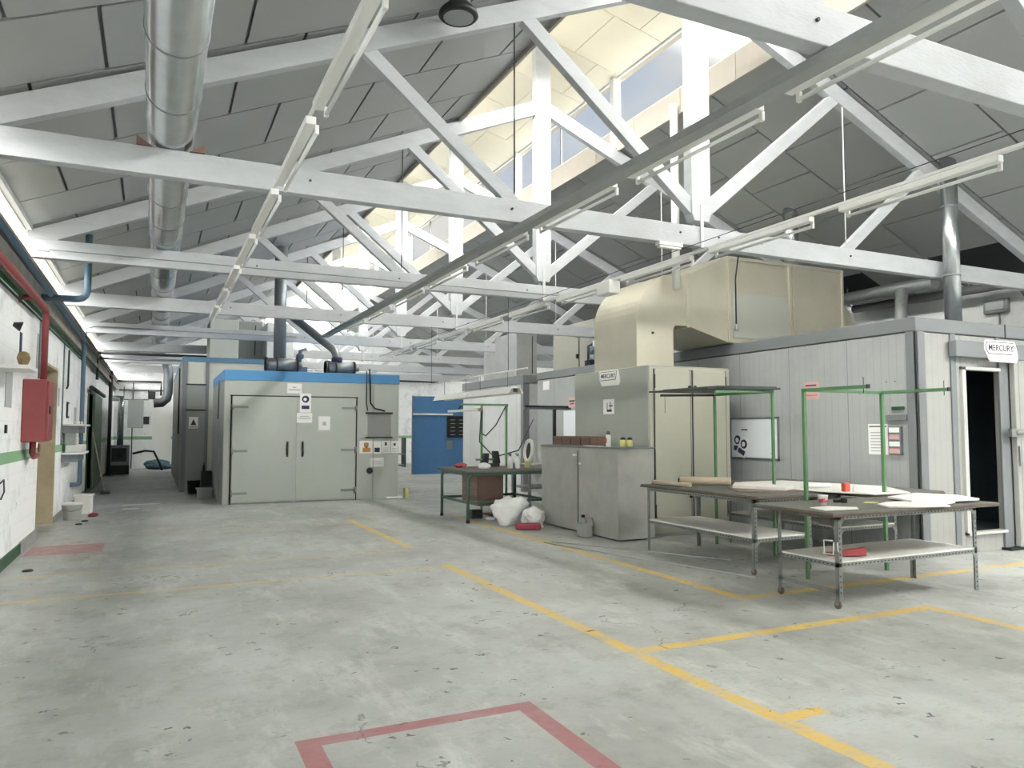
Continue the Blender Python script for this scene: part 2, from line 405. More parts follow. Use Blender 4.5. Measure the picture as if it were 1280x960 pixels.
def text_mesh(body, size, mtx, m, parent, name='lettering', extrude=.0015, bold=0):
    cu = bpy.data.curves.new('t', 'FONT'); cu.body = body; cu.size = size; cu.extrude = extrude; cu.align_x = 'CENTER'; cu.align_y = 'CENTER'; cu.offset = bold
    to = bpy.data.objects.new('t', cu); S.collection.objects.link(to); bpy.context.view_layer.update()
    me = bpy.data.meshes.new_from_object(to.evaluated_get(bpy.context.evaluated_depsgraph_get()))
    bpy.data.objects.remove(to); me.transform(Matrix.Translation(-WL[parent]) @ mtx)
    me.materials.clear(); me.materials.append(m)
    o = bpy.data.objects.new(name, me); S.collection.objects.link(o); o.parent = parent; WL[o] = WL[parent]; return o
def FACE_Y(x, y, z): return Matrix.Translation((x, y, z)) @ Matrix.Rotation(PI/2, 4, 'X')            # faces -Y
def FACE_X(x, y, z): return Matrix.Translation((x, y, z)) @ Matrix.Rotation(-PI/2, 4, 'Z') @ Matrix.Rotation(PI/2, 4, 'X')   # faces -X
def FACE_XP(x, y, z): return Matrix.Translation((x, y, z)) @ Matrix.Rotation(PI/2, 4, 'Z') @ Matrix.Rotation(PI/2, 4, 'X')  # faces +X

# ------------------------------------------------------------------ the hall: floor, walls, roof
XL, XR, YB, YE, XC = -1.45, 12.65, -16.3, 33.5, 5.6
TY = [2.93, 6.8, 10.67, 14.54, 18.41, 22.28, 26.15, 30.02]
LY = [-16.42, -12.55, -8.68, -4.81, -.94] + TY + [33.5]
SL = .425; Z0 = 3.95
def zl(x): return Z0 + SL*(x-XL)
def zr(x): return Z0 + SL*(XR-x)
LX0, LX1 = 4.15, 7.05      # lantern

struct(bx(-2.6, YB, -.2, XR+.3, YE+.4, 0).build('floor', FLOOR))
# left wall with doorway (Y 12.25-14.25) and sliding door opening (Y 20.4-22.6)
m = MB(); T = .32
ZW = 3.1
m.box(XL-T, YB, 0, XL, 12.25, ZW); m.box(XL-T, 12.25, 2.5, XL, 14.25, ZW); m.box(XL-T, 14.25, 0, XL, 20.4, ZW)
m.box(XL-T, 20.4, 2.4, XL, 22.6, ZW); m.box(XL-T, 22.6, 0, XL, YE, ZW)
struct(m.build('wall_left', WALLL))
m = MB(); m.box(-2.6, 11.8, 0, -2.5, 14.7, 2.7); m.box(-2.5, 11.7, 0, XL-T, 11.8, 2.7); m.box(-2.5, 14.7, 0, XL-T, 14.8, 2.7); m.box(-2.6, 11.7, 2.7, XL-T, 14.8, 2.8)
m.box(XL-T+.001, 14.252, 0, XL-.002, 14.256, 2.5)
struct(m.build('wall_recess', BEIGE))
m = MB(); m.box(XL-T-.02, 14.22, 0, XL+.004, 14.25, 2.5); m.box(XL-T-.02, 12.25, 2.46, XL+.004, 14.25, 2.5)
struct(m.build('trim_1', BEIGE))
m = MB().box(-2.3, 20.2, 0, -2.2, 22.8, 2.6).box(-2.2, 20.1, 0, XL-T, 20.2, 2.6).box(-2.2, 22.8, 0, XL-T, 22.9, 2.6).box(-2.3, 20.1, 2.6, XL-T, 22.9, 2.7)
struct(m.build('wall_passage', GREEND))
# skirting on the left wall
struct(bx(XL, YB, 0, XL+.02, 10.9, .13).build('baseboard_left', GREEND))
m = MB(); m.box(XL, 10.9, 0, XL+.03, 12.25, .14); m.box(XL, 14.25, 0, XL+.02, 20.4, .1); m.box(XL, 22.6, 0, XL+.02, YE, .1)
struct(m.build('baseboard_left', mat('grey_skirting', (150, 150, 146), .8, noise=.2)))
# ledge above the wall, gutter board under the daylight strip
m = MB(); m.box(XL-T, YB, 3.1, XL+.10, YE, 3.2); m.box(XL-T, YB, 3.2, XL+.03, YE, 3.58); m.box(XL-.02, YB, 3.5, XL+.07, YE, 3.58)
struct(m.build('trim_2', LEDGE, bevel=.01))
struct(bx(XL-T, YB, 3.92, XL+.05, YE, 4.0).build('trim_3', WHITEWOOD))
# far end wall with bright opening at the end of the aisle
m = MB(); m.box(XL-T, YE, 0, -.08, YE+.25, 8.2); m.box(-.08, YE, 2.5, .62, YE+.25, 8.2); m.box(-.08, YE, 0, .62, YE+.25, .28); m.box(.62, YE, 0, XR+.3, YE+.25, 8.2)
struct(m.build('wall_end', WALLL))
d = MB().box(-.08, YE+.05, .28, .62, YE+.1, 2.5); struct(d.build('door_3', mat('white_end_door', (240, 241, 238), .5)))
m = MB(); m.box(XL-T, YB-.2, 0, 4.0, YB, 8.2); m.box(7.0, YB-.2, 0, XR+.3, YB, 8.2); m.box(4.0, YB-.2, 2.6, 7.0, YB, 8.2)  # unseen back wall, added with a narrow opening to cut light from behind
struct(m.build('wall_back', PLASTER))
struct(bx(XR, YB, 0, XR+.25, YE, 3.97).build('wall_right', PLASTER))

# roof panels
HX0, HX1, HY0, HY1 = 9.7, 11.2, .4, 3.0      # roof light in the right slope
def panels(side):
    m = MB(); th = .03
    zz = zl if side == 'L' else zr
    def pan(x0, x1, y0, y1):
        g = .014
        x0 += g; x1 -= g; y0 += g; y1 -= g
        if x1-x0 < .03 or y1-y0 < .03: return
        vs = [(x, y, zz(x)+.005+dz) for dz in (0, th) for y in (y0, y1) for x in (x0, x1)]
        m.add(vs, [(0, 2, 3, 1), (4, 5, 7, 6), (0, 1, 5, 4), (2, 6, 7, 3), (0, 4, 6, 2), (1, 3, 7, 5)])
    xa, xb = (XL, LX0) if side == 'L' else (LX1, XR)
    offs = {'A': -.42, 'B': -.95} if side == 'L' else {'A': 8.52, 'B': 8.0}
    for T0 in LY[:-1]:
        for y0, y1, k in ((T0-.1, T0+.27, 'B'), (T0+.27, T0+1.5, 'A'), (T0+1.5, T0+2.77, 'B'), (T0+2.77, T0+3.77, 'A')):
            o = offs[k]; xs = [xa]; q = o - 12*1.045
            while q < xb-.05:
                if q > xa+.05: xs.append(q)
                q += 1.045
            xs.append(xb)
            for a, b in zip(xs[:-1], xs[1:]):
                if side == 'R' and abs(T0-6.8) < .1 and k == 'A' and a > 11.5: continue
                if side == 'R' and a < HX1 and b > HX0 and y0 < HY1 and y1 > HY0: continue
                pan(a, b, y0, min(y1, YE))
    m.mi = 1
    rects = [(xa, xb, YB, YE)] if side == 'L' else [(xa, HX0, YB, YE), (HX1, xb, YB, YE), (HX0, HX1, YB, HY0), (HX0, HX1, HY1, YE)]
    for ra, rb, rc, rd in rects:
        vs = [(x, y, zz(x)+.036+dz) for dz in (0, .1) for y in (rc, rd) for x in (ra, rb)]
        m.add(vs, [(0, 2, 3, 1), (4, 5, 7, 6), (0, 1, 5, 4), (2, 6, 7, 3), (0, 4, 6, 2), (1, 3, 7, 5)])
    return struct(m.build('ceiling', [PANEL, JOINT if side == 'L' else VOID]))
panels('L'); panels('R')
w_ = MB()
for ra, rb, rc, rd in ((HX0, HX0+.05, HY0, HY1), (HX1-.05, HX1, HY0, HY1), (HX0, HX1, HY0, HY0+.05), (HX0, HX1, HY1-.05, HY1)):
    w_.add([(x, y, zr(x)+dz) for dz in (.0, .14) for y in (rc, rd) for x in (ra, rb)], [(0, 2, 3, 1), (4, 5, 7, 6), (0, 1, 5, 4), (2, 6, 7, 3), (0, 4, 6, 2), (1, 3, 7, 5)])
w_ = struct(w_.build('window_0', WHITEWOOD))
MB().add([(x, y, zr(x)+dz) for dz in (.1, .106) for y in (HY0+.05, HY1-.05) for x in (HX0+.05, HX1-.05)], [(0, 2, 3, 1), (4, 5, 7, 6), (0, 1, 5, 4), (2, 6, 7, 3), (0, 4, 6, 2), (1, 3, 7, 5)]).build('pane', GLASS, w_)
# lantern ceiling: two shallow slopes of cream panels
ZE, ZR_ = 7.56, 7.92
m = MB()
for s_ in (-1, 1):
    rows = [(0, .48), (.48, 1.45)]
    y = YB; k = 0
    while y < YE:
        y1 = min(y+1.22, YE)
        cuts = [0, .55, 1.45] if k % 2 else [0, 1.0, 1.45]
        for a, b in zip(cuts[:-1], cuts[1:]):
            f = lambda d: ZR_ - (ZR_-ZE)*d/1.45
            xs = (XC+s_*(a+.006), XC+s_*(b-.006))
            vs = [(xx, yy, f(abs(xx-XC))+dz) for dz in (0, .03) for yy in (y+.006, y1-.006) for xx in xs]
            m.add(vs, [(0, 2, 3, 1), (4, 5, 7, 6), (0, 1, 5, 4), (2, 6, 7, 3), (0, 4, 6, 2), (1, 3, 7, 5)])
        y = y1; k += 1
m.mi = 1
m.add([(LX0-.15, YB, ZE-.0), (XC, YB, ZR_+.035), (LX1+.15, YB, ZE-.0), (LX1+.15, YB, ZE+.12), (XC, YB, ZR_+.15), (LX0-.15, YB, ZE+.12)] +
      [(LX0-.15, YE, ZE-.0), (XC, YE, ZR_+.035), (LX1+.15, YE, ZE-.0), (LX1+.15, YE, ZE+.12), (XC, YE, ZR_+.15), (LX0-.15, YE, ZE+.12)],
      [(0, 1, 7, 6), (1, 2, 8, 7), (2, 3, 9, 8), (3, 4, 10, 9), (4, 5, 11, 10), (5, 0, 6, 11)])
struct(m.build('ceiling', [CREAM, mat('tan_joint', (176, 166, 146), .8)]))
# parapets and lantern eaves beams
for sx, xx in ((-1, LX0), (1, LX1)):
    m = MB(); y = YB
    while y < YE:
        y1 = min(y+1.2, YE); m.box(xx-.02, y+.005, zl(LX0)-.06, xx+.02, y1-.005, 6.66); y = y1
    m.mi = 1; m.box(xx+(-.045 if sx < 0 else .021), YB, 6.42, xx+(-.021 if sx < 0 else .045), YE, 6.64)
    struct(m.build('trim_4', [PARAPET, JOINT]))
    struct(bx(xx-.03, YB, 7.55, xx+.03, YE, 7.58).build('trim_5', WHITEWOOD))
# lantern windows: one per bay and side; frame, mullion, pane
FRAME = mat('pale_window_frame', (226, 226, 222), .5)
k = 0
for xx in (LX0, LX1):
    for y0, y1 in zip(LY[:-1], LY[1:]):
        k += 1
        m = MB(); a, b = y0+.12, y1-.12
        m.box(xx-.02, a-.1, 6.66, xx+.02, b+.1, 6.675); m.box(xx-.02, a-.1, 7.535, xx+.02, b+.1, 7.55)
        w = struct(m.build('window_%d' % k, FRAME))
        mid = (a+b)/2
        MB().box(xx-.015, mid-.012, 6.675, xx+.015, mid+.012, 7.535).build('mullion', DARKST, w)
        bx(xx-.003, a-.08, 6.675, xx+.003, b+.08, 7.535).build('pane', GLASS, w)
# lantern posts on every truss line
POST = mat('painted_lantern_post', (230, 230, 226), .5, noise=.06)
# daylight strip along the top of the left wall
for y0, y1 in zip(LY[:-1], LY[1:]):
    k += 1
    m = MB(); m.box(XL-.04, y0+.06, 3.58, XL-.01, y1-.06, 3.60); m.box(XL-.04, y0+.06, 3.90, XL-.01, y1-.06, 3.92)
    w = struct(m.build('window_%d' % k, FRAME)); bx(XL-.028, y0+.06, 3.6, XL-.022, y1-.06, 3.9).build('pane', GLASS, w)

# ------------------------------------------------------------------ roof trusses
ORD = ['nearest', 'second', 'third', 'fourth', 'fifth', 'sixth', 'seventh', 'farthest']
TLAB = ['nearest white roof truss, only its tie beam crossing the top right corner',
        'second white roof truss, the big silver duct resting on its tie beam',
        'third white roof truss back, its apex and both rafters fully in view at the lantern',
        'fourth white roof truss back, tie beam passing just above the blue banded oven',
        'fifth white roof truss back, with galvanised pipe standing in front of it',
        'sixth white roof truss back, thin beam above the blue banded oven roof',
        'seventh white roof truss back, its tie beam low behind the oven fans',
        'farthest white roof truss, the last thin beam before the end wall']
def make_truss(y, label):
    t = thing('roof_truss', label, 'roof truss', (0, y, 3.6), 'white timber roof trusses')
    MB().box(XL, y-.06, 3.6, XR, y+.06, 3.83).build('tie_beam', WHITEWOOD, t, bevel=.006)
    for s_ in (-1, 1):
        x0 = XL if s_ < 0 else XR
        f = lambda d: 3.93 + SL*d    # top at distance d from the wall
        pts = [(x0, y-.055, f(0)-.01), (XC, y-.055, f(7.05)-.01), (XC, y-.055, f(7.05)-.24), (x0, y-.055, 3.70)]
        MB().prism(pts, (0, .11, 0)).build('rafter', WHITEWOOD, t, bevel=.005)
        # inner strut from king post foot to rafter, outer strut from tie to rafter
        MB().beam((XC-s_*-.08, y, 4.02), (XC+s_*2.25, y, 5.8), .10, .15, (0, 0, 1)).build('strut', WHITEWOOD, t, bevel=.004)
        MB().beam((XC+s_*2.36, y, 3.80), (XC+s_*3.95, y, 5.12), .09, .13, (0, 0, 1)).build('strut', WHITEWOOD, t, bevel=.004)
        MB().tube([(XC+s_*2.36, y-.03, 3.83), (XC+s_*2.36, y-.03, 5.9)], .008, 6).build('tie_rod', DARKST if s_ < 0 else WHITE, t)
        MB().box(XC+s_*1.45-.08, y-.06, 6.33, XC+s_*1.45+.05, y+.06, 7.56).build('lantern_post', POST, t, bevel=.004)
    kp = [(XC-.135, y-.07, 3.97), (XC-.10, y-.07, 3.89), (XC+.10, y-.07, 3.89), (XC+.135, y-.07, 3.97), (XC+.135, y-.07, 7.84), (XC, y-.07, 7.91), (XC-.135, y-.07, 7.84)]
    MB().prism(kp, (0, .14, 0)).build('king_post', WHITEWOOD, t, bevel=.006)
    m = MB().box(XC-.022, y-.08, 3.585, XC+.022, y-.07, 4.08); m.box(XC-.022, y+.07, 3.585, XC+.022, y+.08, 4.08); m.box(XC-.022, y-.08, 3.58, XC+.022, y+.08, 3.59)
    m.build('iron_strap', mat('white_painted_iron', (196, 200, 200), .5), t)
    for bxp in (XC-.3, XC+.25, XC+.5, XC+.9, 1.2, 3.2, 8.0):
        MB().tube([(bxp, y-.075, 3.73), (bxp, y-.055, 3.73)], .012, 6).build('bolt', DARKST, t)
    return t
tr = make_truss(TY[1], TLAB[1])
for i, y in enumerate(TY):
    if i != 1: copy_thing(tr, (0, y, 3.6), TLAB[i])

# ------------------------------------------------------------------ big spiral duct on the left
DX, DZ, DR = .065, 4.03, .19
t = thing('ventilation_duct', 'large round silver duct running down the hall above the tie beams, near the left wall', 'duct', (DX, 13, DZ))
MB().tube([(DX, 1.5, DZ), (DX, 27.5, DZ)], DR, 40).build('duct_pipe', GALV, t)
for y in [2.2, 3.15, 4.1, 5.05, 6.0, 7.6, 8.6, 9.6, 10.4, 11.6, 12.8, 14, 15.2, 16.4, 17.6, 18.8, 20, 21.2, 22.4, 23.6, 24.8, 26]:
    MB().lathe((DX, y, DZ), [(DR, -.012), (DR+.006, -.006), (DR+.006, .006), (DR, .012)], 40, (0, 1, 0)).build('seam_ring', GALVD, t)
t2 = thing('ventilation_duct', 'short vertical silver duct dropping from the far end of the big round duct', 'duct', (.3, 27.5, 2.6))
MB().tube([(DX, 27.45, 4.03), (DX+.08, 27.6, 3.98), (.3, 27.65, 3.8), (.38, 27.65, 3.5), (.38, 27.65, 2.75), (.33, 27.65, 2.55), (.2, 27.65, 2.42), (-.05, 27.65, 2.4)], .15, 20).build('duct_pipe', GALVD, t2)
for sx in (-1, 1):
    x = DX+sx*.2
    tag(MB().prism([(x-.06, 6.72, 3.83), (x+.06, 6.72, 3.83), (x+(.06 if sx > 0 else -.06), 6.72, 3.91)], (0, .15, 0)).build('wooden_wedge', WOODB, bevel=.003),
        'small reddish wooden wedge under the %s side of the big duct on the tie beam' % ('left' if sx < 0 else 'right'), 'wedge', 'wedges under the big duct')

# ------------------------------------------------------------------ fluorescent battens
def make_batten(name, loc, L, label, group, side=1):
    x, y, z = loc
    t = thing(name, label, 'light fixture', loc, group)
    MB().box(x-.035, y, z+.0, x+.035, y+L, z+.055).build('housing', WHITE, t, bevel=.006)
    m = MB(); tx = x+side*.045; tz = z-.035
    MB().tube([(tx, y+.05, tz), (tx, y+L-.05, tz)], .014, 12).build('fluorescent_tube', TUBEM, t)
    for yy in (y+.02, y+L-.06):
        MB().box(tx-.013, yy, tz-.018, tx+.013, yy+.03, z+.01).build('lampholder', WHITE, t, bevel=.004)
    return t
ON = ['first', 'second', 'third', 'fourth', 'fifth', 'sixth', 'seventh', 'eighth', 'ninth']
P0 = 1.65; NL = 7
b0 = make_batten('fluorescent_batten', (.88, 3.3, 3.52), 1.42, 'unlit tube light in the left overhead row, first and nearest, cut by the top edge', 'unlit tube lights in the left overhead row')
for i in range(1, NL):
    copy_thing(b0, (.88, 3.3+P0*i, 3.52), 'unlit tube light in the left overhead row, %s from the viewer' % ON[i])
tag(MB().tube([(.88, 1.5, 3.59), (.88, 14.8, 3.59)], .014, 8).build('conduit', WHITE), 'white conduit that carries the left overhead row of tube lights', 'conduit')
m0 = make_batten('fluorescent_batten', (3.42, 1.85, 3.53), 1.45, 'unlit tube light under the cable tray, first and nearest, at the top right', 'unlit tube lights under the cable tray')
for i in range(1, 8):
    copy_thing(m0, (3.42, 1.85+1.68*i, 3.53), 'unlit tube light under the cable tray, %s from the viewer' % ON[i])
r0 = make_batten('fluorescent_batten', (5.65, 3.40, 3.50), 1.45, 'unlit tube light in the right overhead row, first and nearest, beside the vertical silver flue', 'unlit tube lights in the right overhead row')
for i in range(1, 9):
    copy_thing(r0, (5.65, 3.40+1.79*i, 3.50), 'unlit tube light in the right overhead row, %s from the viewer' % ON[i])
tag(MB().box(5.62, 1.5, 3.56, 5.68, 20.5, 3.585).build('lighting_rail', WHITE), 'thin white rail that carries the right overhead row of tube lights', 'rail')
tag(MB().tube([(5.42, 1.5, 3.60), (5.45, 8, 3.59), (5.5, 16, 3.585)], .004, 6).build('cable', DARKST), 'thin wire strung along the right overhead row of tube lights', 'cable')
t = thing('cable_tray', 'long grey perforated cable tray slung under the tie beams over the middle of the hall', 'cable tray', (3.3, 10, 3.5))
MB().box(3.27, 1.0, 3.535, 3.40, 16.6, 3.545).box(3.27, 1.0, 3.545, 3.278, 16.6, 3.59).box(3.392, 1.0, 3.545, 3.40, 16.6, 3.59).build('channel', mat('light_grey_tray', (168, 172, 172), .5, metal=.2, noise=.1, nscale=6), t)
MB().tube([(3.30, 1, 3.56), (3.30, 16.6, 3.56)], .012, 8).tube([(3.35, 1, 3.565), (3.35, 16.6, 3.565)], .015, 8).build('wiring', DARKST, t)
tag(MB().box(5.56, 8.62, 3.38, 5.74, 8.95, 3.56).build('junction_box', WHITE, bevel=.01), 'white box in the right overhead row in front of the beige duct', 'box')
t = thing('ceiling_lamp', 'small oblong lamp under the second tie beam', 'light fixture', (5.15, 6.75, 3.53))
MB().box(5.0, 6.72, 3.56, 5.32, 6.80, 3.6).build('base', WHITE, t); MB().box(5.01, 6.73, 3.53, 5.31, 6.79, 3.56).build('diffuser', TUBEM, t, bevel=.01)
t = thing('high_bay_lamp', 'dark round lamp at the top edge beside the rafter', 'light fixture', (2.57, 6.5, 5.5))
MB().lathe((2.5, 6.45, 5.40), [(.17, 0), (.19, .02), (.18, .06), (.1, .14), (.06, .2)], 28).build('shade', BLACK, t)
MB().lathe((2.5, 6.45, 5.397), [(.13, -.002), (.15, .006)], 28).build('lens', mat('grey_lamp_glass', (150, 154, 156), .3), t)
MB().tube([(2.5, 6.45, 5.59), (2.5, 6.72, 5.52)], .02, 8).build('bracket', DARKST, t)

# ------------------------------------------------------------------ pipes and fittings on the left wall
def pipe(name, pts, r, m_, label, cat='pipe', n=12): return tag(MB().tube(pts, r, n).build(name, m_), label, cat)
def bend(a, c, b, r=.12, n=5):
    a, c, b = Vector(a), Vector(c), Vector(b); p0 = c+(a-c).normalized()*r; p1 = c+(b-c).normalized()*r
    return [((1-t)**2*p0+2*t*(1-t)*c+t*t*p1) for t in [i/n for i in range(n+1)]]
t = thing('fire_pipe', 'red fire main running along the wall and down into the hose cabinet', 'pipe', (-1.3, 11, 2.2))
MB().tube([(-1.30, 2, 3.1)] + bend((-1.30, 2, 3.1), (-1.30, 11.25, 3.05), (-1.30, 11.25, 2.1)) + [(-1.30, 11.25, 2.09)], .04, 14).build('pipe_run', RED, t)
MB().tube([(-1.30, 10.2, 3.04), (XL+.012, 10.2, 3.04)], .035, 10).lathe((XL+.012, 10.2, 3.04), [(.07, -.01), (.07, .01)], 14, (1, 0, 0)).build('branch', RED, t)
pipe('water_pipe', [(-1.29, 2, 3.38)] + bend((-1.29, 2, 3.38), (-1.29, 16.9, 3.27), (-1.29, 16.9, .5)) + bend((-1.29, 16.9, 3), (-1.29, 16.9, .45), (-1.445, 16.9, .45), .05) + [(-1.445, 16.9, .45)], .04, BLUEP, 'blue pipe along the wall turning down behind the wall shelves to the floor')
pipe('water_pipe', [(-1.40, 11.6, 3.26)] + bend((-1.40, 11.6, 3.26), (-.87, 11.6, 3.27), (-.87, 11.6, 4.1), .14) + [(-.87, 11.6, 4.16)], .045, BLUEP, 'blue elbow pipe dropping from the roof and turning to the wall')
for i, (zz, xx, r_, mm, lb) in enumerate([(3.30, -1.31, .018, DARKST, 'thin dark pipe lying on the ledge'), (3.05, -1.42, .022, GREEND, 'thin green pipe just under the ledge'), (2.98, -1.42, .012, DARKST, 'thin black conduit under the green pipe on the left wall'), (3.45, -1.40, .02, LEDGE, 'beige pipe high on the ledge below the daylight strip')]):
    pipe('wall_pipe', [(xx, 3, zz), (xx, 33, zz)], r_, mm, lb )
pipe('conduit', [(-1.36, 10.5, 3.66), (-1.2, 10.5, 3.66), (-1.2, 10.5, 3.68), (6, 10.59, 3.68)], .008, STEELTUBE, 'thin dark conduit fixed along the face of the third tie beam')
pipe('conduit', [(-1.36, 18.2, 3.1), (-1.36, 18.2, 3.66), (-1.2, 18.25, 3.72), (3.0, 18.3, 3.72)], .014, STEELTUBE, 'dark conduit crossing on the fifth tie beam')
pipe('conduit', [(-1.36, 21.9, 2.8), (-1.36, 22.0, 3.5), (1.6, 22.0, 3.5)], .035, DARKST, 'thick dark pipe crossing under the sixth tie beam')
pipe('conduit', [(-1.36, 22.3, 3.38), (1.6, 22.1, 3.38)], .028, GALVD, 'grey pipe just under the thick dark crossing pipe')
pipe('conduit', [(-1.38, 33.4, 3.45), (.2, 33.4, 3.45), (.2, 33.4, 2.9)], .04, DARKST, 'dark pipe across the end wall turning down beside the bright door')
pipe('conduit', [(-1.3, 33.46, 3.1), (.6, 33.46, 3.1)], .03, GALVD, 'grey pipe across the end wall below the dark pipe')
pipe('conduit', [(-1.1, 32.8, 3.2), (-1.1, 32.8, 2.7), (-.25, 32.8, 2.7), (-.25, 32.8, 3.1)], .02, DARKST, 'rectangular loop of thin dark pipe high on the end wall')
pipe('conduit', [(-.8, 33.47, 3.4), (-.8, 33.47, .0)], .02, DARKST, 'thin vertical pipe on the end wall')
pipe('column_pipe', [(-1.36, 28.6, 0), (-1.36, 28.6, 3.5)], .06, DARKST, 'dark vertical pipe on the wall beside the grey machine')
pipe('conduit', [(XL+.02, 11.9, 3.0), (XL+.02, 11.9, 2.2)], .012, GALVD, 'thin grey conduit beside the doorway')
pipe('conduit', [(XL+.02, 14.9, 3.0), (XL+.02, 14.9, 1.25)], .012, GALVD, 'thin grey conduit left of the wall shelves')
pipe('conduit', [(XL+.02, 15.7, 2.95), (XL+.02, 15.7, 2.3), (XL+.02, 15.5, 2.25)], .015, GREEND, 'short hooked green conduit above the shelves')

# fire hose cabinet
t = thing('hose_cabinet', 'red metal fire hose cabinet on the white wall beside the doorway', 'cabinet', (-1.3, 10.95, 1.35))
MB().box(XL, 10.7, 1.36, -1.2, 11.2, 2.12).build('body', RED, t, bevel=.012)
MB().box(-1.2, 10.72, 1.38, -1.175, 11.18, 2.10).build('door', RED, t, bevel=.006)
MB().tube([(-1.165, 10.78, 1.7), (-1.165, 10.78, 1.8)], .012, 8).build('handle', DARKST, t)
t = thing('hose_valve', 'red valve and nozzle hanging under the hose cabinet', 'valve', (-1.35, 11.1, 1.15))
MB().tube([(-1.36, 11.0, 1.36), (-1.36, 11.0, 1.22), (-1.36, 11.15, 1.17), (-1.36, 11.4, 1.18)], .035, 12).build('outlet', RED, t)
MB().lathe((-1.3, 11.0, 1.28), [(.05, 0), (.05, .02)], 14, (1, 0, 0)).build('handwheel', RED, t)
# siren / lamp bracket with brush-like thing
t = thing('wall_bracket', 'white wall bracket holding a yellow-brown brush at the left edge', 'bracket', (-1.3, 9.3, 2.2))
MB().box(XL, 8.9, 2.12, -1.15, 9.5, 2.16).build('shelf', WHITE, t, bevel=.004)
tag(MB().lathe((-1.28, 9.45, 2.18), [(.03, 0), (.05, .04), (.065, .09), (.05, .14), (.02, .16)], 14).build('brush', COPPER), 'round yellow-brown brush standing on the white wall bracket', 'brush')
tag(MB().lathe((-1.35, 9.2, 2.6), [(.02, 0), (.05, .07), (.05, .08)], 14, (.6, .1, -.2)).build('horn_siren', BLACK), 'small dark horn on the wall at the left edge above the bracket', 'siren')
def sheet_x(x, y0, y1, z0, z1, m_, name, label, cat='notice', th=.006, face=-1, group=None):
    return tag(MB().box(x, y0, z0, x+th*face, y1, z1).build(name, m_), label, cat, group)
sheet_x(XL+.001, 10.35, 10.5, 2.2, 2.65, INKB, 'strip_sign', 'narrow vertical blue and red strip sign left of the fire pipe', face=1)
sheet_x(XL+.001, 11.75, 11.95, 2.3, 2.8, PAPERG, 'strip_sign', 'narrow grey strip notice right of the fire pipe', face=1)
sheet_x(XL+.001, 9.55, 9.95, 1.75, 2.15, PAPERG, 'poster', 'faded grey poster on the white wall at the left edge', 'poster', face=1)
sheet_x(XL+.001, 9.6, 9.66, 1.47, 1.56, BLACK, 'light_switch', 'small black switch on the white wall at the left edge', 'switch', face=1, th=.02)
pipe('cable_hook', [(XL+.02, 9.35, .95), (XL+.03, 9.5, .98), (XL+.03, 9.55, .85), (XL+.02, 9.45, .78), (XL+.02, 9.3, .8)], .008, BLACK, 'black cable loop on the wall at the left edge below the green stripe', 'cable')
sheet_x(XL+.001, 14.4, 14.55, 1.9, 2.2, PAPERG, 'strip_sign', 'small vertical notice just right of the doorway', face=1)
# electric box in doorway shadow behind hose cabinet
t = thing('wall_cabinet', 'narrow grey glazed box on the door jamb behind the hose cabinet', 'cabinet', (-1.6, 14.1, 1.4))
MB().box(XL-.25, 14.08, 1.4, XL-.1, 14.21, 2.3).build('body', GALVD, t, bevel=.006)
MB().box(XL-.23, 14.07, 1.45, XL-.12, 14.08, 2.25).build('panel', DARKST, t)
# wall shelves
t = thing('wall_shelf', 'white wall shelf beside the blue pipe, upper of the two', 'shelf', (-1.3, 15.9, 1.6), 'wall shelves')
MB().box(XL, 15.1, 1.58, -1.12, 16.7, 1.61).build('board', WHITE, t, bevel=.003)
for q in (15.2, 16.5): MB().box(XL, q, 1.45, -1.2, q+.02, 1.58).build('bracket', GALVD, t)
t = thing('wall_shelf', 'white wall shelf beside the blue pipe, lower of the two', 'shelf', (-1.3, 15.9, 1.1), 'wall shelves')
MB().box(XL, 15.1, 1.08, -1.12, 16.5, 1.11).build('board', WHITE, t, bevel=.003)
for q in (15.2, 16.4): MB().box(XL, q, .95, -1.2, q+.02, 1.08).build('bracket', GALVD, t)
tag(MB().box(-1.4, 15.25, 1.11, -1.15, 16.3, 1.24).build('parts_tray', WHITEPL, bevel=.01), 'white tray on the lower wall shelf', 'tray')
tag(MB().box(-1.42, 15.3, 1.24, -1.25, 15.55, 1.5).build('storage_box', CLEARPL, bevel=.01), 'pale box standing on the tray of the lower wall shelf', 'box')
for i, (yy, mm, h_) in enumerate([(15.75, WHITEPL, .22), (15.95, TAN, .18)]):
    tag(MB().lathe((-1.3, yy, 1.24), [(.05, 0), (.055, .02), (.055, h_-.05), (.03, h_), (.02, h_+.03)], 14).build('bottle', mm), 'small %s bottle on the tray of the lower wall shelf' % ('white' if i == 0 else 'tan'), 'bottle', 'bottles on the lower wall shelf')
for i, yy in enumerate((15.5, 15.8, 16.1)):
    tag(MB().lathe((-1.25, yy, 1.61), [(.04, 0), (.04, .06)], 12).build('tin', GALVD if i % 2 else WHITEPL), 'low tin on the upper wall shelf, %s of three' % ('leftmost', 'middle', 'rightmost')[i], 'tin', 'tins on the upper wall shelf')
t = thing('wall_thermometer', 'dark framed oblong gauge above the upper wall shelf', 'gauge', (XL, 15.8, 1.7))
MB().box(XL, 15.72, 1.72, XL+.03, 15.98, 2.02).build('frame', BLACK, t, bevel=.02); MB().box(XL+.03, 15.76, 1.76, XL+.034, 15.94, 1.98).build('dial', PAPER, t)
tag(MB().box(XL, 17.2, 1.2, XL+.03, 17.35, 1.95).build('wall_board', PAPERG), 'narrow grey board on the wall right of the blue pipe', 'board')
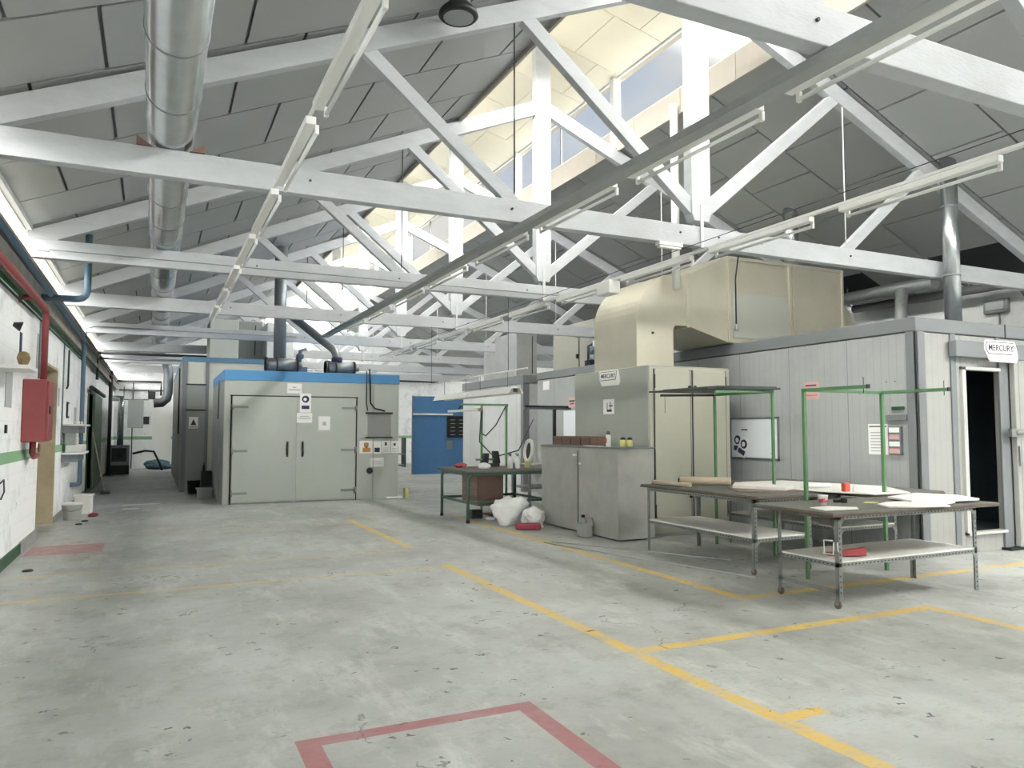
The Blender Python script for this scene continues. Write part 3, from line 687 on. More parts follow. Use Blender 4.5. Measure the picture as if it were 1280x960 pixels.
# sliding green door
t = struct(MB().box(XL+.03, 21.6, .02, XL+.09, 24.4, 2.42).build('door_2', GREENL, bevel=.006))
MB().tube([(XL+.1, 20.0, 2.5), (XL+.1, 25.0, 2.5)], .05, 12).build('rail', DARKST, t)
MB().box(XL+.09, 21.75, .95, XL+.12, 21.79, 1.25).build('door_handle', DARKST, t)
m = MB().box(XL-T+.01, 20.4, 0, XL+.03, 20.52, 2.4); m.box(XL-T+.01, 22.48, 0, XL+.01, 22.6, 2.4)
struct(m.build('trim_6', GREEND))
t = thing('broom', 'long-handled broom leaning on the green sliding door', 'broom', (-1.1, 20.3, 0))
MB().tube([(-1.33, 20.6, 1.45), (-1.02, 20.3, .05)], .014, 8).build('handle', STRAW, t)
MB().box(-1.12, 20.25, 0, -.92, 20.34, .07).build('head', DARKST, t, bevel=.005)

# buckets and rubbish by the left wall
def bucket(x, y, r, h, m_, label, cat='bucket'):
    t = thing('bucket', label, cat, (x, y, 0))
    MB().lathe((x, y, 0), [(r*.82, 0), (r, h), (r*1.06, h), (r*1.06, h-.02), (r*1.0, h-.025)], 24).build('tub', m_, t)
    MB().lathe((x, y, h), [(r*1.02, 0), (r*1.02, .012)], 24).build('lid', m_, t)
    MB().tube([(x-r, y, h*.85), (x-r*.8, y-r*.8, h*.65), (x, y-r*1.12, h*.55), (x+r*.8, y-r*.8, h*.65), (x+r, y, h*.85)], .005, 6).build('handle', GALVD, t)
    return t
bucket(-1.22, 14.75, .155, .27, WHITEPL, 'white plastic bucket by the doorway, the nearer of the two tubs')
t = thing('storage_tub', 'square white plastic tub behind the white bucket by the left wall', 'tub', (-1.1, 15.7, 0))
MB().prism([(-1.26, 15.5, 0), (-.98, 15.5, 0), (-.98, 15.85, 0), (-1.26, 15.85, 0)], (0, 0, .34)).build('body', WHITEPL, t, bevel=.02)
MB().box(-1.28, 15.48, .32, -.96, 15.87, .35).build('rim', WHITEPL, t, bevel=.005)
def crumple(name, c, sx, sy, sz, m_, label, cat, seed=1, lev=3, amp=.25):
    import bmesh
    rnd = random.Random(seed); bm = bmesh.new(); bmesh.ops.create_icosphere(bm, subdivisions=lev, radius=1)
    ph = [(Vector((rnd.uniform(-4, 4), rnd.uniform(-4, 4), rnd.uniform(-4, 4))), rnd.uniform(0, 6)) for _ in range(9)]
    for v in bm.verts:
        d = sum(math.sin(v.co.dot(a)+p) for a, p in ph)/9 + rnd.uniform(-.03, .03)
        from mathutils import noise as _n
        d += .32*_n.noise(v.co*3.1+Vector((seed, 0, 0))) + (.35*abs(_n.noise(v.co*7.3)) if lev > 3 else 0)
        v.co *= 1+amp*d*1.6
        v.co = Vector((v.co.x*sx, v.co.y*sy, max(0, (v.co.z+.75)*sz*.6)))
    me = bpy.data.meshes.new(name); bm.to_mesh(me); bm.free(); me.materials.append(m_)
    o = bpy.data.objects.new(name, me); S.collection.objects.link(o); o.location = c
    for p in me.polygons: p.use_smooth = lev > 3
    return tag(o, label, cat)
crumple('rag', (-.93, 15.1, 0), .09, .12, .06, REDF, 'reddish rag on the floor beside the white bucket', 'rag', 3)
for i, (x, y, a, L, lb) in enumerate([(-.55, 16.6, .3, .55, 'grey cardboard strip on the floor right of the white tubs'), (-.2, 17.1, .1, .7, 'long pale paper strip on the floor beyond the white tubs'), (-.75, 17.6, .6, .4, 'torn grey paper on the floor near the wall past the tubs'), (-.35, 16.2, -.2, .3, 'small pale paper scrap nearest of the litter by the tubs')]):
    c, s_ = math.cos(a), math.sin(a)
    pts = [(x+c*u-s_*v, y+s_*u+c*v, .002) for u, v in ((-L/2, -.08), (L/4, -.1), (L/2, .0), (L/3, .1), (-L/2, .07))]
    tag(MB().prism(pts, (0, 0, .006)).build('paper_scrap', PAPERG if i in (0, 2) else PAPER), lb, 'litter', 'litter by the left wall')
for i, (x, y) in enumerate([(-1.18, 9.55), (-1.05, 13.9), (-1.0, 14.35)]):
    tag(MB().lathe((x, y, 0), [(.05, 0), (.055, .01), (.04, .02)], 10).build('cap', BLACK), ['flat black cap on the floor at the left edge by the green skirting', 'dark cap on the floor in front of the doorway', 'dark cap on the floor beside the white bucket'][i], 'cap')
tag(MB().tube([(-.98, 5.4, .012), (-.9, 5.0, .012), (-.86, 4.6, .012)], .012, 8).build('floor_rod', WHITE), 'thin white rod lying on the floor at the lower left edge', 'rod')

# far-end machine and clutter
t = thing('machine_cabinet', 'grey machine cabinet standing by the wall at the far end of the aisle', 'machine', (-1.1, 29, 0))
MB().box(-1.36, 28.7, .32, -.75, 29.3, 1.0).build('body', GALVD, t, bevel=.01)
MB().box(-1.36, 28.7, .02, -.75, 29.3, .32).build('base', BLACK, t)
MB().box(-1.28, 28.68, .45, -.83, 28.7, .9).build('panel', DARKST, t); MB().lathe((-1.05, 28.68, .68), [(.09, 0), (.09, .02)], 18, (0, -1, 0)).build('dial', BLACK, t)
MB().tube([(-1.05, 29, 1.0), (-1.05, 29, 2.4), (-1.05, 29.2, 2.6), (-1.4, 29.2, 2.6)], .1, 14).build('flue', GALV, t)
pipe('hose', [(-.7, 31, .65), (-.3, 31, .75), (.0, 31, .72), (.2, 31.2, .3), (.3, 31.3, .02)], .04, BLACK, 'black hose arching beside the grey machine at the far end', 'hose')
crumple('tarpaulin', (.15, 32.4, 0), .5, .4, .35, TEAL, 'blue-green tarpaulin heap on the floor in front of the end wall', 'tarpaulin', 5)
tag(MB().box(-.95, 32.7, 1.6, -.4, 32.9, 2.7).build('wall_duct', PAPERG, bevel=.02), 'pale grey upright duct box at the end wall', 'duct')
tag(MB().box(-.42, YE-.03, 1.75, -.2, YE, 2.05).build('wall_sign', DARKST), 'small dark square sign lower on the end wall', 'sign')
tag(MB().box(-.25, YE-.03, 2.75, 0, YE, 3.05).build('wall_sign', DARKST), 'small dark square sign higher on the end wall', 'sign')

# ------------------------------------------------------------------ blue banded oven (front) and its taller oven behind
t = thing('curing_oven', 'grey-green walk-in oven with double doors and sky-blue roof band', 'oven', (3.1, 18, 0))
X0, X1, Y0, Y1, ZT = 1.27, 4.93, 16.3, 19.6, 2.74
MB().box(X0, Y0, 0, X1, Y1, 2.53).build('casing', [OVENG], t, bevel=.008)
MB().box(X0-.012, Y0-.012, 2.53, X1+.012, Y1, ZT).build('roof_band', BLUEB, t, bevel=.008)
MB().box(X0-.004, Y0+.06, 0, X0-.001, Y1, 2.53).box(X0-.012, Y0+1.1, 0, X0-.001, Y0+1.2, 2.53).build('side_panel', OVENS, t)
def odoor(x0, x1, hinge):
    d = MB().box(x0, Y0-.045, .03, x1, Y0-.005, 2.2).build('door', OVENG, t, bevel=.006)
    for z in (.22, 1.08, 1.98):
        hx = x0 if hinge < 0 else x1; s_ = -hinge
        MB().box(min(hx, hx+s_*.3), Y0-.06, z-.025, max(hx, hx+s_*.3), Y0-.045, z+.025).tube([(hx, Y0-.06, z-.06), (hx, Y0-.06, z+.06)], .025, 10).build('hinge', mat('dull_hinge_paint', (138, 146, 138), .55), d)
    hx = x1-.1 if hinge < 0 else x0+.13
    MB().tube([(hx, Y0-.045, .98), (hx, Y0-.1, 1.0), (hx, Y0-.1, 1.22), (hx, Y0-.045, 1.24)], .015, 8).box(hx-.02, Y0-.052, .95, hx+.02, Y0-.045, 1.27).build('handle', DARKST, d)
    return d
odoor(1.43, 2.62, -1); odoor(2.70, 3.95, 1)
m = MB().box(1.38, Y0-.02, 2.2, 4.0, Y0-.002, 2.225).box(1.39, Y0-.02, 0, 1.42, Y0-.002, 2.2).box(3.97, Y0-.02, 0, 3.99, Y0-.002, 2.2).box(2.625, Y0-.02, 0, 2.64, Y0-.002, 2.2)
m.build('door_frame_gap', BLACK, t)
MB().box(2.60, Y0-.035, .0, 2.70, Y0-.003, 2.2).build('centre_post', OVENG, t)
MB().box(4.23, Y0-.012, 1.36, 4.75, Y0-.001, 1.9).build('vent_panel', OVENS, t)
MB().box(4.18, Y0-.05, 1.33, 4.78, Y0-.001, 1.36).box(4.18, Y0-.05, 1.86, 4.78, Y0-.001, 1.90).build('vent_rail', DARKST, t)
MB().lathe((4.28, Y0-.001, .62), [(.07, 0), (.07, .03), (.03, .04)], 16, (0, -1, 0)).build('knob', DARKST, t)
MB().box(4.35, Y0-.012, 0, 4.36, Y0-.001, 2.5).build('panel_joint', OVENS, t)
def paper_y(x0, x1, z0, z1, y, label, m_=PAPER, marks=(), name='notice', cat='notice', group=None, tilt=0):
    t = thing(name, label, cat, ((x0+x1)/2, y, z0), group)
    MB().box(x0, y-.006, z0, x1, y-.001, z1).build('sheet', m_, t)
    for a, b, c, d, mm in marks:
        MB().box(x0+(x1-x0)*a, y-.008, z0+(z1-z0)*c, x0+(x1-x0)*b, y-.006, z0+(z1-z0)*d).build('print', mm, t)
    return t
def lines(z0, z1, n, a=.12, b=.88, m_=None):
    return [(a, b - random.uniform(0, .2), z0+(z1-z0)*i/n, z0+(z1-z0)*(i+.35)/n, m_ or PAPERG) for i in range(n)]
yd = Y0-.046
paper_y(2.50, 2.80, 2.28, 2.49, Y0-.001, 'white notice above the oven doors under the blue band', marks=[(.38, .62, .55, .66, PAPERG), (.1, .9, .3, .42, PAPERG)])
tt = paper_y(2.76, 2.99, 1.88, 2.28, yd, 'blue and white mandatory safety sign on the right oven door', marks=[(.15, .85, .18, .36, INKB)])
MB().lathe((2.875, yd-.006, 2.16), [(.075, 0), (.075, .003)], 24, (0, -1, 0)).build('blue_disc', INKB, tt)
MB().lathe((2.865, yd-.009, 2.155), [(.035, 0), (.035, .002)], 14, (0, -1, 0)).build('white_figure', PAPER, tt)
paper_y(2.70, 3.02, 1.66, 1.87, yd, 'white notice directly under the safety sign on the right oven door', marks=[(.2, .8, .6, .68, PAPERG), (.1, .9, .4, .48, PAPERG)])
paper_y(3.15, 3.40, 1.50, 1.80, yd, 'torn white sheet at mid height on the right oven door', marks=[(.35, .65, .35, .6, PAPERG)])
paper_y(4.05, 4.34, 1.0, 1.27, Y0-.001, 'orange warning notice, leftmost in the row right of the oven doors', marks=[(.25, .85, .1, .45, ORANGEP), (.35, .7, .5, .85, ORANGEP), (.45, .62, .45, .62, INK)], group='row of notices right of the oven doors')
paper_y(4.36, 4.53, .99, 1.26, Y0-.001, 'narrow white notice with grey block, second in the row right of the oven doors', marks=[(.15, .85, .12, .48, INK)], group='row of notices right of the oven doors')
paper_y(4.55, 4.74, 1.0, 1.27, Y0-.001, 'white notice with small emblem, third in the row right of the oven doors', marks=[(.35, .6, .62, .88, INK)]+lines(.1, .5, 4), group='row of notices right of the oven doors')
paper_y(4.76, 4.97-.05, 1.0, 1.27, Y0-.001, 'white notice with dark spot, rightmost in the row at the oven corner', marks=[(.35, .65, .6, .8, INK)]+lines(.1, .45, 3), group='row of notices right of the oven doors')
paper_y(4.30, 4.60, .70, .90, Y0-.001, 'white notice below the row of notices on the oven', marks=lines(.3, .75, 3))
pipe('cable', [(4.25, Y0-.035, 2.85), (4.27, Y0-.035, 2.4), (4.28, Y0-.03, 2.1), (4.38, Y0-.03, 1.98), (4.6, Y0-.03, 1.93)], .018, BLACK, 'black cable hanging down the oven front to the vent rail', 'cable')
pipe('cable', [(4.19, Y0-.02, 2.8), (4.19, Y0-.02, 2.1), (4.22, Y0-.03, 1.93)], .012, DARKST, 'thin grey cable beside the black cable on the oven front', 'cable')
tag(MB().box(4.6, 16.08, 0, 4.98, 16.2, .05).build('white_rag', PAPER, bevel=.02), 'small white rag on the floor at the right foot of the oven', 'rag')
tag(MB().box(5.05, 16.15, 0, 5.13, 16.3, .22).build('yellow_stop', YELLB, bevel=.01), 'small yellow and black stop at the oven corner', 'door stop')
# roof machinery
def fan(x, y, z, L, label, r=.15):
    t = thing('extractor_fan', label, 'fan', (x, y, z), 'extractor fans on the blue banded oven')
    MB().tube([(x, y, z+r+.03), (x+L, y, z+r+.03)], r, 24).build('motor', GALVD, t)
    for xx in (x, x+L*.32, x+L-.03):
        MB().tube([(xx, y, z+r+.03), (xx+.04, y, z+r+.03)], r+.02, 24).build('flange', DARKST, t)
    MB().box(x+.1, y-.1, z, x+L-.1, y+.1, z+.05).build('foot', DARKST, t)
    MB().tube([(x+L+.0, y, z+r+.03), (x+L+.1, y, z+r+.03)], r*.5, 14).build('shaft_housing', STEELTUBE, t)
    return t
fan(2.12, 16.9, 2.74, .68, 'dark round extractor fan at the foot of the vertical flue on the oven roof')
fan(3.4, 16.9, 2.74, .66, 'dark round extractor fan at the foot of the slanted flue on the oven roof', .13)
t = thing('flue_pipe', 'vertical spiral flue rising from the oven roof through the ceiling', 'flue', (2.45, 17.3, 2.9))
MB().tube([(2.47, 17.25, 3.0), (2.47, 17.25, 5.6)], .135, 24).build('pipe_run', GALVD, t)
for z in [3.1+.1*i for i in range(25)]: pass
MB().lathe((2.47, 17.25, 3.02), [(.15, -.03), (.15, .03)], 24).build('collar', WHITE, t)
t = thing('flue_pipe', 'slanted flue leading up and left from the second oven fan', 'flue', (3.75, 17, 2.9))
MB().tube([(3.68, 16.95, 3.0), (3.68, 16.95, 3.15), (3.62, 17.0, 3.32), (2.7, 17.9, 4.25)], .095, 20).build('pipe_run', GALVD, t)
MB().lathe((3.68, 16.95, 3.0), [(.12, 0), (.12, .14)], 20).build('collar', INKB, t)
tag(MB().box(2.95, 18.2, 2.745, 3.25, 18.5, 3.0).tube([(3.1, 18.35, 3.0), (3.1, 18.35, 3.4), (3.25, 18.35, 3.45)], .04, 8).lathe((3.1, 18.35, 3.2), [(.07, 0), (.09, .04), (.09, .1), (.05, .14)], 12).build('burner_valve', mat('blue_grey_valve', (90, 106, 122), .5)), 'dark valve assembly on the oven roof behind the fans', 'valve')

t = thing('curing_oven', 'taller pale oven behind, with dull blue roof band and pale side panels', 'oven', (2, 22, 0))
MB().box(.60, 20.15, 0, 3.0, 30, 3.2).build('casing', OVENC, t, bevel=.01)
MB().box(.585, 20.13, 3.2, 3.02, 30, 3.32).build('roof_band', mat('dull_blue_band', (96, 132, 158), .5), t)
MB().box(.59, 20.12, 0, .70, 20.15, 3.2).box(1.12, 20.12, 0, 1.2, 20.15, 3.2).build('corner_post', TRIM, t)
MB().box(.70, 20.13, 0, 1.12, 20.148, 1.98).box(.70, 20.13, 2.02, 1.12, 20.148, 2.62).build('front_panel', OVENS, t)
MB().box(.68, 20.10, 1.98, 1.14, 20.14, 2.02).box(.68, 20.10, 2.62, 1.14, 20.14, 2.65).build('panel_rail', DARKST, t)
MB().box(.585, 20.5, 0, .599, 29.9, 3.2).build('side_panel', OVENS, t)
tt = paper_y(.76, .97, 1.55, 1.83, 20.128, 'warning triangle sign on the taller oven front', marks=[(.1, .9, .06, .22, PAPERG)], cat='sign', name='warning_sign')
MB().prism([(.80, 20.119, 1.63), (.93, 20.119, 1.63), (.865, 20.119, 1.78)], (0, -.002, 0)).build('triangle', INK, tt)
t = thing('oven_plenum', 'cream air box on the roof of the taller oven, left one', 'air box', (1.55, 20.6, 3.32), 'air boxes on the taller oven roof')
MB().box(1.2, 20.2, 3.32, 1.88, 21.4, 4.3).build('casing', OVENC, t, bevel=.01)
t = thing('oven_plenum', 'darker grey air box between the two cream boxes on the taller oven', 'air box', (2.2, 21, 3.32))
MB().box(1.92, 21.0, 3.32, 2.55, 22.2, 4.4).build('casing', OVENS, t, bevel=.01); MB().box(2.36, 20.98, 3.5, 2.38, 21.0, 4.3).build('joint', BLACK, t)
t = thing('oven_plenum', 'white shiny air box behind the vertical flue, right one', 'air box', (2.8, 20.6, 3.32), 'air boxes on the taller oven roof')
MB().box(2.58, 20.25, 3.32, 3.25, 21.4, 4.3).build('casing', mat('white_shiny_sheet', (226, 226, 222), .3, metal=.2), t, bevel=.01)
pipe('rod', [(.57, 21.8, 3.15), (.57, 21.8, 1.4)], .02, BLACK, 'black upright rod on the side of the taller oven', 'rod')
pipe('hanging_chain', [(1.26, 17.6, 2.6), (1.25, 17.6, 1.75)], .012, DARKST, 'thin pull cord hanging beside the oven corner', 'cord')
# bins at the oven side
t = thing('waste_bin', 'black bin beside the clear box at the oven side', 'bin', (.88, 19.6, 0))
MB().lathe((.88, 19.55, 0), [(.13, 0), (.15, .3), (.155, .31), (.14, .31)], 20).build('body', BLACK, t)
t = thing('storage_box', 'cloudy plastic box on the floor at the oven side', 'box', (1.05, 18.2, 0))
MB().prism([(.9, 18.1, 0), (1.2, 18.1, 0), (1.2, 18.5, 0), (.9, 18.5, 0)], (0, 0, .2)).build('body', CLEARPL, t, bevel=.02)
MB().box(.87, 18.07, .19, 1.23, 18.53, .22).build('rim', CLEARPL, t, bevel=.005)
t = thing('waste_bin', 'black crate against the oven side behind the clear box', 'crate', (1.1, 19.1, 0))
MB().box(1.02, 19.0, .0, 1.24, 19.3, .55).build('body', BLACK, t, bevel=.01)
t = thing('spray_bottle', 'tall dark bottle standing on the black crate', 'bottle', (1.05, 19.1, .55))
MB().lathe((1.07, 19.1, .55), [(.03, 0), (.03, .12), (.015, .15), (.015, .2)], 12).build('body', BLACK, t)

# ------------------------------------------------------------------ blue partition and clutter by the end wall
t = thing('blue_partition', 'large plain blue partition wall in the middle distance', 'partition', (9.6, 24.83, 0))
MB().box(8.0, 24.8, 0, 11.8, 24.86, 2.68).build('wall', BLUEW, t, bevel=.01)
MB().box(7.97, 24.77, 0, 8.0, 24.82, 2.7).build('edge_strip', GALVD, t)
MB().box(8.0, 24.74, 2.03, 9.45, 24.79, 2.09).build('rail', WHITE, t)
t = thing('notice_rack', 'black rack with two columns of slots on the blue partition wall', 'rack', (9.6, 24.75, 1.2))
MB().box(9.24, 24.72, 1.25, 9.98, 24.79, 2.0).build('board', BLACK, t, bevel=.005)
for c in (0, 1):
    for r in range(5):
        MB().box(9.35+c*.32, 24.70, 1.34+r*.13, 9.52+c*.32, 24.72, 1.355+r*.13).build('slot', PAPERG, t)
tag(MB().box(9.22, 24.76, .85, 9.45, 24.79, 1.15).build('letter_box', GALVD, bevel=.005), 'small grey box below the black rack on the blue partition', 'box')
for i, (x, h, lb) in enumerate([(8.9, 2.6, 'left'), (9.5, 2.6, 'right')]):
    pass
t = thing('storage_shelf', 'low grey shelf with small items between the oven and the blue partition', 'shelf', (8.2, 29, 0))
MB().box(7.7, 30, .5, 9.4, 30.5, .55).box(7.7, 30, .05, 9.4, 30.5, .1).build('board', GALVD, t)
for x in (7.75, 9.35): MB().box(x, 30, 0, x+.05, 30.5, 1.2).build('upright', DARKST, t)
for i, x in enumerate((7.95, 8.3, 8.65, 9.0)):
    tag(MB().lathe((x, 30.2, .55), [(.12, 0), (.14, .05), (.14, .3), (.08, .36)], 12).build('canister', (BLACK, PAPER, DARKST, GALVD)[i]), ['black', 'white', 'dark', 'grey'][i] + ' canister on the low shelf beyond the oven', 'canister', 'canisters on the low shelf')
pipe('wall_pipe', [(4.5, 33.3, 4.1), (12, 33.3, 4.0)], .05, DARKST, 'dark pipe high across the end wall, upper of the pair')
pipe('wall_pipe', [(4.5, 33.3, 3.8), (12, 33.3, 3.75)], .04, DARKST, 'dark pipe high across the end wall, lower of the pair')
pipe('cable', [(6.5, 32.5, 4.5), (8, 32.5, 4.25), (9.3, 32.5, 4.15), (10.5, 32.5, 4.2), (11.6, 32.5, 4.3)], .03, BLACK, 'sagging black cable in front of the end wall', 'cable')
tag(MB().box(8.9, 33.4, 1.9, 9.3, 33.5, 2.5).build('fuse_box', GALVD, bevel=.01), 'grey fuse box on the end wall left of the blue partition', 'box')

# ------------------------------------------------------------------ second panel booth (middle distance)
t = thing('panel_booth', 'farther white ribbed panel booth behind the green bench', 'booth', (9.5, 18, 0))
MB().box(8.19, 16.6, 0, 11.8, 20.6, 2.66).build('walls', [RIBD], t)
MB().box(8.16, 16.57, 2.66, 11.8, 20.62, 2.87).build('roof_trim', TRIM, t, bevel=.01)
MB().box(8.17, 16.57, 0, 8.34, 16.72, 2.66).build('corner_post', TRIM, t, bevel=.006)
t = thing('air_plenum', 'bright zinc air box on the farther booth roof, front one', 'air box', (8.6, 18, 2.87))
MB().box(8.22, 17.05, 2.87, 8.8, 19.15, 3.98).build('casing', PLEN, t, bevel=.01)
MB().box(8.66, 17.03, 2.95, 8.67, 17.05, 3.9).build('joint', DARKST, t)
t = thing('air_plenum', 'beige twin-door air cabinet on the roof beside the bright zinc box', 'air box', (9.2, 15.6, 2.87))
MB().box(9.0, 14.6, 2.875, 10.2, 16.55, 4.05).build('casing', DUCTG, t, bevel=.01)
MB().box(8.985, 15.25, 2.95, 9.0, 15.27, 3.95).build('joint', DARKST, t)
for z in (3.2, 3.7): MB().box(8.96, 15.3, z, 9.0, 15.36, z+.1).build('handle', BLACK, t)

# ------------------------------------------------------------------ the near panel booth
t = thing('panel_booth', 'near grey ribbed panel booth with blue-grey trim and dark open doorway', 'booth', (10, 11, 0))
BX, BY, BZ = 8.19, 6.01, 2.86; BXE, BYE = 12.45, 15.84
MB().box(BX, BY, 0, BX+.08, BYE, 2.68).build('long_wall', RIBY, t)
m = MB(); m.box(BX+.08, BY, 0, 9.02, BY+.08, 2.68); m.box(9.02, BY, 2.25, 9.78, BY+.08, 2.68); m.box(9.02, BY, 0, 9.78, BY+.08, .25); m.box(9.78, BY, 0, BXE, BY+.08, 2.68)
m.build('end_wall', RIBX, t)
MB().box(BX+.08, BYE-.08, 0, BXE, BYE, 2.68).build('far_wall', RIBX, t)
m = MB(); m.box(BX-.02, BY-.02, 2.69, BXE, BYE+.02, BZ); m.build('roof_trim', TRIM, t, bevel=.012)
MB().box(9.88, BY-.026, 2.685, 9.90, BY-.018, BZ+.004).build('trim_joint', DARKST, t)
MB().box(BX-.015, BY-.015, 0, BX+.15, BY+.02, 2.69).box(BX-.015, BY-.015, 0, BX+.02, BY+.13, 2.69).build('corner_post', TRIM, t, bevel=.008)
MB().box(8.8, BY-.02, 0, 8.9, BY, 2.69).box(9.72, BY-.03, 0, 9.9, BY, 2.4).box(9.7, BY-.015, 2.6, 9.78, BY, 2.69).build('door_post', TRIM, t, bevel=.005)
MB().box(8.76, BY-.12, 2.40, BXE-.5, BY-.02, 2.60).build('header_beam', TRIM, t, bevel=.01)
MB().box(8.98, BY-.04, .22, 9.05, BY+.02, 2.29).box(8.98, BY-.04, 2.25, 9.74, BY+.02, 2.29).box(8.98, BY-.06, .22, 9.74, BY+.02, .255).build('door_lining', mat('pale_door_lining', (186, 188, 184), .5), t, bevel=.004)
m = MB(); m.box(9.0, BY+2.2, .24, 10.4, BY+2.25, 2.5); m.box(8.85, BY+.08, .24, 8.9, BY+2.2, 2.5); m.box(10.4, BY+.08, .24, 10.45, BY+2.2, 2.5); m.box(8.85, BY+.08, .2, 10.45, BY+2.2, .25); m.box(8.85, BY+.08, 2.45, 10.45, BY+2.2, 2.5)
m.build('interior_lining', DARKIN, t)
MB().box(9.92, BY-.1, .03, 11.6, BY-.03, 2.4).build('sliding_door', RIBX, t, bevel=.01)
MB().box(9.75, BY-.14, 1.42, 9.98, BY-.09, 1.52).tube([(9.85, BY-.13, 1.47), (9.98, BY-.16, 1.47)], .03, 10).build('latch', STEELTUBE, t)
MB().box(9.93, BY-.125, 1.05, 9.98, BY-.10, 1.3).build('handle', STEELTUBE, t)
MB().box(9.68, BY-.12, -.0, 9.95, BY-.0, .03).build('foot_guide', BLACK, t)
def badge(mk, name_label, w, faceY=True):
    """white swoosh badge with outlined lettering; mk maps local (u right, v up, d out) to world"""
    t = thing('name_badge', name_label, 'badge', mk(0, 0, 0))
    def poly(pts, d0, d1, nm, mm):
        a = [Vector(mk(u*w, v*w, d0)) for u, v in pts]; off = Vector(mk(0, 0, d1))-Vector(mk(0, 0, d0))
        return MB().prism(a, off).build(nm, mm, t)
    poly([(-.5, .16), (-.47, .21), (.38, .21), (.43, .18), (.5, -.02), (.5, -.14), (.45, -.2), (-.36, -.2), (-.5, .02)], 0, .012, 'plate', WHITE)
    poly([(-.47, .14), (-.43, .18), (.385, .18), (.32, -.04), (.30, -.055), (-.4, -.055), (-.47, .03)], .012, .015, 'outline', INK)
    poly([(-.45, .135), (-.42, .165), (.365, .165), (.305, -.03), (.295, -.04), (-.39, -.04), (-.45, .03)], .015, .018, 'field', WHITE)
    return t
def mkY(cx, cy, cz): return lambda u, v, d: (cx+u, cy-d, cz+v)
def mkX(cx, cy, cz): return lambda u, v, d: (cx-d, cy-u, cz+v)
b1 = badge(mkY(9.62, BY-.121, 2.49), 'white name badge on the header beam over the booth doorway', .66)
text_mesh('MERCURY', .112, FACE_Y(9.60, BY-.121-.019, 2.53), INK, b1, bold=.001)
MB().lathe((9.89, BY-.134, 2.46), [(.018, 0), (.018, .002)], 12, (0, -1, 0)).build('emblem_dot', PAPERG, b1)
paper_y(10.13, 10.33, 1.43, 1.78, BY-.101, 'white paper notice on the sliding booth door at the right edge', marks=[(.3, .9, .62, .72, PAPERG), (.1, .9, .35, .45, PAPERG)])
# things on the booth's long side (plane X = 8.19)
t = thing('whiteboard', 'white magnetic board on the grey booth wall', 'whiteboard', (BX, 8.73, 1.05))
MB().box(BX-.012, 8.24, 1.09, BX-.001, 9.2, 1.67).build('board', mat('whiteboard_surface', (226, 232, 236), .3), t)
m = MB().box(BX-.02, 8.21, 1.06, BX-.001, 9.23, 1.09).box(BX-.02, 8.21, 1.67, BX-.001, 9.23, 1.70).box(BX-.02, 8.21, 1.06, BX-.001, 8.24, 1.7).box(BX-.02, 9.2, 1.06, BX-.001, 9.23, 1.7)
m.build('frame', GALVD, t, bevel=.003)
MB().box(BX-.013, 8.85, 1.5, BX-.012, 8.98, 1.52).build('pen_mark', INK, t); MB().box(BX-.02, 8.29, 1.14, BX-.012, 8.36, 1.17).build('pen_tray', PAPERG, t)
def safety(cy, cz, rot, label):
    t = thing('safety_sign', label, 'sign', (BX-.02, cy, cz), 'safety signs on the whiteboard')
    def mk(u, v, d):
        c, s_ = math.cos(rot), math.sin(rot); return (BX-.02-d, cy-(u*c-v*s_), cz+(u*s_+v*c))
    def pl(pts, d0, d1, nm, mm):
        a = [Vector(mk(u, v, d0)) for u, v in pts]; MB().prism(a, (-(d1-d0), 0, 0)).build(nm, mm, t)
    pl([(-.1, -.15), (.1, -.15), (.1, .15), (-.1, .15)], 0, .003, 'sheet', PAPER)
    pl([(-.075, -.12), (.075, -.12), (.075, -.045), (-.075, -.045)], .003, .005, 'caption_block', INKB)
    ring = [(math.cos(a)*.07, .045+math.sin(a)*.07) for a in [2*PI*i/20 for i in range(20)]]
    pl(ring, .003, .005, 'blue_disc', INKB)
    pl([(u*.5-.005, (v-.045)*.55+.04) for u, v in ring], .005, .007, 'white_figure', PAPER)
safety(9.06, 1.31, -.05, 'safety sign with blue disc on the whiteboard, partly covered, left one')
o_ = len(bpy.data.objects)
def safety2():
    pass
BXs = BX; BX = BX-.009; safety(8.93, 1.25, -.45, 'tilted safety sign with blue disc on the whiteboard, front one'); BX = BXs
def paper_x(y0, y1, z0, z1, x, label, m_=PAPER, marks=(), name='notice', cat='notice', th=.006):
    """y0 < y1; marks in fractions measured left to right as seen from -X"""
    t = thing(name, label, cat, (x, (y0+y1)/2, z0))
    MB().box(x-th, y0, z0, x-.001, y1, z1).build('sheet', m_, t)
    for a, b, c, d, mm in marks:
        MB().box(x-th-.002, y1-(y1-y0)*b, z0+(z1-z0)*c, x-th, y1-(y1-y0)*a, z0+(z1-z0)*d).build('print', mm, t)
    return t
paper_x(7.47, 7.73, 1.93, 2.17, BX, 'pale red notice on the booth wall above the green frame', PINKP, [(.1, .85, .75, .83, INK), (.28, .72, .5, .62, INK), (.1, .9, .2, .24, mat('faded_red_print', (176, 104, 98), .8))])
paper_x(6.42, 6.7, 1.2, 1.58, BX, 'white clipboard sheet on the booth wall behind the green post', PAPER, [(.06, .94, .90, .94, INK)]+lines(.1, .8, 7), name='notice_sheet')
tt = thing('leaflet_holder', 'pale pink leaflet holder beside the white sheet near the booth corner', 'holder', (BX-.03, 6.3, 1.2))
MB().box(BX-.05, 6.21, 1.2, BX-.001, 6.38, 1.55).build('tray', GALVD, tt, bevel=.004)
for i in range(4): MB().box(BX-.056, 6.225, 1.22+i*.085, BX-.05, 6.365, 1.22+i*.085+.06).build('leaflet', PAPER if i % 2 else PINKP, tt)
